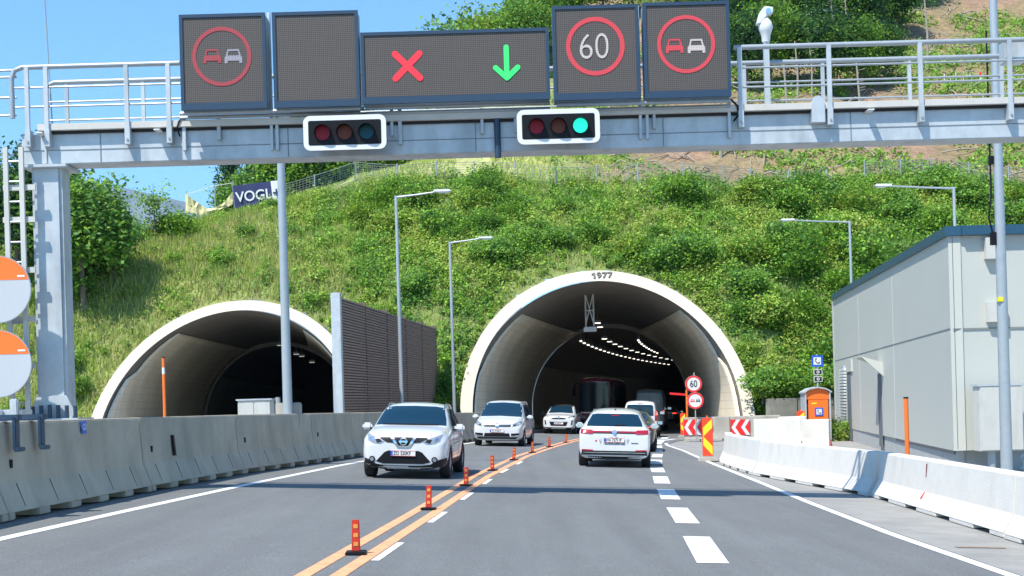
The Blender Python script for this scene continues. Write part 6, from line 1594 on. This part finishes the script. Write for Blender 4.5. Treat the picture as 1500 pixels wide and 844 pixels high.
while cnt < 190 and tries < 3000:
    tries += 1
    x = random.uniform(-30, 34); y = random.uniform(71.5, 92)
    z = float(hillz(x, y))
    if z < .3 or y > YF(x) - .5 or in_opening(np.array(x), np.array(y), np.array(z), .9): continue
    if x < -8 and random.random() < .72: continue
    dense = (fnoise(x, y, 5, 61) > .5) or x > 13
    if not dense and random.random() < .6: continue
    i = random.choice((0, 1, 2, 3)) if x > -6 else random.choice((0, 2, 3))
    right = x > 13
    g_ = 'bushes on the slope right of the large tunnel' if right else ('bushes on the slope above and between the tunnels' if x > -9 else 'bushes scattered on the grassy slope at left')
    lb = {'b': 'leafy green bush on the dense slope right of the large tunnel mouth', 'a': 'leafy green bush on the overgrown slope above and between the tunnel mouths', 'l': 'small green bush in the grass on the left part of the slope'}['b' if right else ('a' if x > -9 else 'l')]
    plant('bush', lb, 'bush', *BUSH[i], x, y, z - .1, random.uniform(.45, 1.35) * (1.15 if right else 1) * (.7 if x < -9 else 1), random.uniform(0, 6), g_); cnt += 1
# dark shrubs hanging over the retaining wall
for k in range(16):
    x = 12.4 + k * .62 + random.uniform(-.2, .2); y = 70.6 + random.uniform(-.3, .8)
    plant('bush', 'dark leafy shrub overhanging the concrete retaining wall near the phone booth', 'bush', *BUSH[(1, 3)[k % 2]], x, y, .75 + random.uniform(0, 1.1), random.uniform(.8, 1.2), k, 'shrubs overhanging the retaining wall')
# climbing plant on the booth side
plant('bush', 'leafy creeper growing against the right side of the orange phone booth', 'bush', *BUSH[2], xm + .95, 62.5, gz9, .75, 1, None)

# 6 trees
TREE = [(crown_mesh('crown', rng, 2.6, 3.2, 260, 34, .36, k1, k2, 5.6, hollow=.35), trunk_mesh(rng, 8.2, .20, 2.6, 14, 2.6)) for k1, k2 in (('lush', 'dark'), ('lush', 'olive'), ('dark', 'lush'), ('dark', 'conifer'))]
PINE = (crown_mesh('crown', rng, 2.5, 5.0, 260, 22, .30, 'conifer', 'conifer', 5.6, shape='cone'), trunk_mesh(rng, 10.4, .16, 1.2, 18, 1.0))
def tree(x, y, s, i, label, group=None, name='broadleaf_tree', z=None, rz=None):
    z = float(hillz(x, y)) - .3 if z is None else z
    m = PINE if i < 0 else TREE[i]
    return plant(name, label, 'tree', m[0], m[1], x, y, z, s, random.uniform(0, 6) if rz is None else rz, group, ('crown', 'trunk'))
def at_px(px, py, y): return un(px, py, y)
# left cluster beside the gantry column
for (px, ptop, Y_, s, lab) in ((60, 215, 82, 1.0, 'large bushy tree partly hidden by the gantry column'), (118, 262, 79, .82, 'bushy tree just right of the gantry column, reaching down to the grass'), (20, 250, 80, 1.0, 'leafy tree behind the ladder at the left picture edge'), (160, 300, 81, .62, 'lower bushy tree sloping down beside the sapling')):
    x, zt_ = at_px(px, ptop, Y_); zb_ = float(hillz(x, Y_)); hh = zt_ - zb_ + .6
    tree(x, Y_, hh / 8.9, 2 if px > 100 else 3, lab, 'trees at the left by the column')
x, zt_ = at_px(225, 258, 87); zb_ = float(hillz(x, 87))
SAP = (crown_mesh('crown', rng, 1.2, 1.7, 34, 20, .22, 'lush', 'lush', 2.6, hollow=.2), trunk_mesh(rng, 4.0, .06, 1.2, 9, .8))
plant('sapling', 'slender young tree with an airy crown standing against the sky', 'tree', *SAP, x, 87, zb_ - .2, (zt_ - zb_) / 4.2, 1, None, ('crown', 'trunk'))
for k, (px, py) in enumerate(((100, 400), (118, 385), (140, 372), (158, 358), (112, 350), (135, 335), (165, 340), (175, 350), (188, 338), (150, 392), (98, 440), (105, 330), (125, 410))):
    x, Y_ = onhill(px, py); plant('bush', 'dark bush in the thicket below the trees beside the gantry column', 'bush', *BUSH[(1, 0)[k % 2]], x, Y_, float(hillz(x, Y_)) - .2, 1.35, k, 'thicket below the left trees')
for k, px in enumerate((178, 200, 250, 262)):
    x, _ = at_px(px, 330, 88); plant('bush', 'dense bush along the left skyline below the sapling', 'bush', *BUSH[k % 4], x, 88, float(hillz(x, 88)) - .2, 1.3, k, 'bushes along the left skyline')
# conifers and woods behind the left crest
for k, (px, ptop, Y_) in enumerate(((335, 232, 125), (372, 200, 122), (420, 150, 118), (470, 140, 120), (520, 150, 122), (560, 150, 124), (395, 190, 120), (445, 150, 118), (498, 150, 120), (540, 160, 124), (590, 175, 128), (350, 225, 118))):
    x, zt_ = at_px(px, ptop, Y_); zb_ = float(hillz(x, Y_))
    tree(x, Y_, max(.8, (zt_ - zb_) / 10.6), -1 if k % 3 != 2 else 2, 'dark conifer rising behind the banner and the wire fence' if k % 3 != 2 else 'dark leafy tree among the conifers behind the wire fence', 'conifers behind the wire fence' if k % 3 != 2 else 'leafy trees behind the wire fence', 'conifer' if k % 3 != 2 else 'broadleaf_tree')
# forest on the right hill: skyline and edge
fx_ = [(672, 34, 120), (705, 26, 122), (735, 14, 121), (688, 34, 116), (712, 30, 117), (752, 20, 116), (782, 8, 118), (726, 24, 118), (768, 2, 122), (800, 0, 121), (690, 30, 128), (722, 18, 130), (760, 4, 132), (800, -10, 134), (840, -20, 136), (745, 28, 124), (790, 22, 126), (835, 15, 128), (880, -20, 136), (930, -25, 134), (985, -30, 136), (1040, -30, 134), (1080, 10, 128), (1120, 0, 130), (1165, -10, 128), (1210, -15, 130), (1250, -20, 130), (1290, -20, 132), (1100, 40, 122), (1150, 45, 122), (1195, 40, 122), (1240, 45, 124), (1275, 30, 124), (1060, 0, 130), (1310, 5, 128)]
for k, (px, ptop, Y_) in enumerate(fx_):
    x, zt_ = at_px(px, ptop, Y_)
    x += random.uniform(-.5, .5)
    zb_ = float(hillz(x, Y_)); s = min(1.5, max(.75, (zt_ - zb_) / 8.8))
    tree(x, Y_, s, k % 3 if px < 1050 else (3, 2)[k % 2], 'leafy tree on the skyline behind the display panels' if px < 1050 else 'leafy tree at the forest edge right of the display panels', 'trees on the skyline behind the panels' if px < 1050 else 'forest edge trees right of the panels')
for k, (px, sc_) in enumerate(((1092, .72), (1128, .8), (1172, .68), (1214, .78), (1262, .7), (1300, .6))):
    x, _ = at_px(px, 60, 109 + k % 3); tree(x, 109 + k % 3 * 1.5, sc_, (3, 2, 3)[k % 3], 'smaller leafy tree in front of the forest edge at upper right', 'front row of forest trees')
# deeper forest row
for k in range(14):
    px = 1080 + k * 18; x, _ = at_px(px, 20, 140); tree(x, 140, 1.2, 3, 'leafy tree in the back row of the forest at upper right', 'back row of forest trees')
# bare trunks
for (px, p0, p1, Y_, r) in ((1052, 218, 262, 95, .13), (1150, 212, 262, 96, .12), (1256, 205, 250, 98, .10), (1356, 0, 65, 118, .12), (1217, -20, 60, 120, .1), (1238, -20, 62, 121, .09), (1187, 60, 150, 108, .08), (1166, 60, 150, 107, .09)):
    x, z1 = at_px(px, p0 - (120 if p0 > 150 else 0), Y_); zb_ = float(hillz(x, Y_)) - .3
    t = thing('bare_trunk', 'thin bare tree trunk standing on the felled brown slope', 'tree', (x, Y_, zb_), 0, 'bare trunks on the felled slope')
    MB().tube([(0, 0, 0), (.06, 0, (z1 - zb_) / 2), (-.1, 0, z1 - zb_)], [r, r * .8, r * .5], 7).build('trunk', M_barkl, t, smooth=True)
    b = MB()
    for q in range(4): zq_ = (z1 - zb_) * random.uniform(.5, .95); sg = random.choice((-1, 1)); b.tube([(0, 0, zq_), (sg * .5, 0, zq_ + .1)], .02, 4)
    b.build('branch_stub', M_barkl, t)
# tree stump
x, _ = at_px(1131, 322, 82); tag(MB().tube([(x, 82, float(hillz(x, 82)) - .2), (x, 82, float(hillz(x, 82)) + .55)], .16, 10, .13).build('tree_stump', M_barkl), 'small pale tree stump in the undergrowth right above the large tunnel', 'stump')

# ================================================================== FENCE AND BANNER
def fence_run(label, pts, h=1.35, braces=()):
    t = thing('wire_fence', label, 'fence', (0, 0, 0), 0, 'wire fences along the top of the slope')
    P = [Vector((x, Y_, float(hillz(x, Y_)))) for x, Y_ in pts]
    for i, p in enumerate(P):
        MB().tube([p - Vector((0, 0, .3)), p + Vector((0, 0, h + .08))], .045, 6).build('post', M_steel2, t)
        if i in braces: MB().tube([p + Vector((0, 0, h * .9)), p + Vector((.9, 0, 0))], .035, 6).build('brace', M_steel2, t)
    b = MB()
    for a, c in zip(P[:-1], P[1:]):
        for k in range(9):
            hh = .05 + (h - .05) * k / 8; b.tube([a + Vector((0, 0, hh)), (a + c) / 2 + Vector((0, 0, hh - .03)), c + Vector((0, 0, hh))], .011 if k not in (0, 8) else .018, 3, cap=False)
        n = int((c - a).length / .22)
        for k in range(n):
            q = a.lerp(c, (k + .5) / n); b.tube([q + Vector((0, 0, .05)), q + Vector((0, 0, h))], .007, 3, cap=False)
    b.build('wire_mesh', M_wire, t)
    return t
fence_run('wire mesh fence running along the crest from the banner to the meadow', FP[0:8], 1.25)
fence_run('wire mesh fence below the felled brown slope, ending at a braced post', FP[7:15], 1.3, (7,))
fence_run('wire mesh fence further right above the service building', FP[15:21], 1.3, (4,))
# banner
Yb = 91.5
a = un(342, 270, Yb); c2 = un(412, 263, Yb)
zt_ = un(376, 268, Yb)[1]; zb_ = un(376, 303, Yb)[1]
t = thing('banner', 'navy and white banner lettered VOGL+ on the crest fence', 'banner', ((a[0] + c2[0]) / 2, Yb, (zt_ + zb_) / 2)); t.rotation_euler = (0, -.09, 0)
Wb = c2[0] - a[0]; Hb = zt_ - zb_
def wavy(x0, x1, dz0=0):
    v = []; f = []; n = 16
    for i in range(n + 1):
        x_ = x0 + (x1 - x0) * i / n
        for z_ in (-Hb / 2, Hb / 2):
            for o_ in (0, .02): v.append((x_, math.sin(x_ * 5) * .03 + o_, z_))
    for i in range(n): a = 4 * i; f += [(a, a + 4, a + 6, a + 2), (a + 1, a + 3, a + 7, a + 5), (a + 2, a + 6, a + 7, a + 3), (a, a + 1, a + 5, a + 4)]
    return MB().add(v, f)
wavy(-Wb / 2, Wb * .30).build('navy_field', M_navy, t)
wavy(Wb * .301, Wb / 2).build('white_field', M_bannerw, t)
o = link_mesh('banner_letters', text_mesh('VOGL', Hb * .60, .01, .95), M_white, t); o.location = (-Wb * .08, -.06, -.05)
o = link_mesh('banner_plus', text_mesh('+', Hb * .62, .01, 1.0), M_navy, t); o.location = (Wb * .40, -.06, -.05)
for q in (-1, 1): MB().tube([(q * Wb / 2, .03, -Hb / 2 - .8), (q * Wb / 2, .03, Hb / 2 + .05)], .04, 6).build('pole', M_steel2, t)
# sagging yellow tarp
def tarp():
    t = thing('tarpaulin', 'sagging pale yellow tarpaulin hung between poles left of the banner', 'tarpaulin', (0, 0, 0))
    xa, za = un(272, 283, Yb); xb, zb2 = un(340, 268, Yb)
    n = 18; v = []; f = []
    for i in range(n + 1):
        s_ = i / n; x_ = xa + (xb - xa) * s_
        top = np.interp(s_, [0, .15, .45, .6, .8, 1], [284, 292, 306, 305, 298, 282]); bot = np.interp(s_, [0, .15, .35, .6, .8, 1], [312, 312, 316, 312, 305, 300])
        for py in (top, (top + bot) / 2, bot):
            zz = un(272 + 68 * s_, py, Yb)[1]; v.append((x_, Yb + .08 * math.sin(7 * s_ + py), zz))
    for i in range(n):
        for k in range(2): a = 3 * i + k; f.append((a, a + 3, a + 4, a + 1))
    me = bpy.data.meshes.new('sheet'); me.from_pydata(v, [], f); o = link_mesh('sheet', me, M_tarp, t); m_ = o.modifiers.new('s', 'SOLIDIFY'); m_.thickness = .04
    for px, p0 in ((272, 280), (314, 270), (341, 264)):
        x_, z_ = un(px, p0, Yb); MB().tube([(x_, Yb + .1, float(hillz(x_, Yb)) - .3), (x_, Yb + .1, z_)], .035, 6).build('pole', M_steel2, t)
    MB().tube([(xa, Yb + .1, za - .1), (un(314, 272, Yb)[0], Yb + .1, un(314, 272, Yb)[1]), (xb, Yb + .1, zb2)], .018, 5).build('rope', M_wire, t)
tarp()
# ladder-like rack / white rail posts on the far right slope
t = thing('slope_railing', 'row of thin pale stakes with one red-topped post behind the gantry railing', 'stakes', (0, 0, 0))
for k, px in enumerate((1384, 1393, 1401, 1412, 1422, 1437)):
    x, z = un(px, 140, 112); MB().tube([(x, 112, z - .5), (x, 112, un(px, 108 + (4 if k % 2 else 0), 112)[1])], .035 if k < 5 else .07, 5).build('stake', M_white, t)
MB().tube([(x, 112, un(px, 110, 112)[1]), (x, 112, un(px, 106, 112)[1])], .075, 6).build('red_top', M_red, t)
# ================================================================== AIR
hm = bpy.data.materials.new('air'); hm.use_nodes = True; N, L = nodes(hm)
for n_ in list(N):
    if n_.type == 'BSDF_PRINCIPLED': N.remove(n_)
pv = N.new('ShaderNodeVolumePrincipled'); pv.inputs['Color'].default_value = (0.45, 0.72, 1.0, 1); pv.inputs['Density'].default_value = 0.00005; pv.inputs['Anisotropy'].default_value = 0.2
L.new(pv.outputs[0], N['Material Output'].inputs['Volume'])
b = MB(); b.box((0, 2050, 850), (16200, 16300, 1704)); tag(b.build('haze', hm), kind='stuff')
scene.cycles.volume_bounces = 0
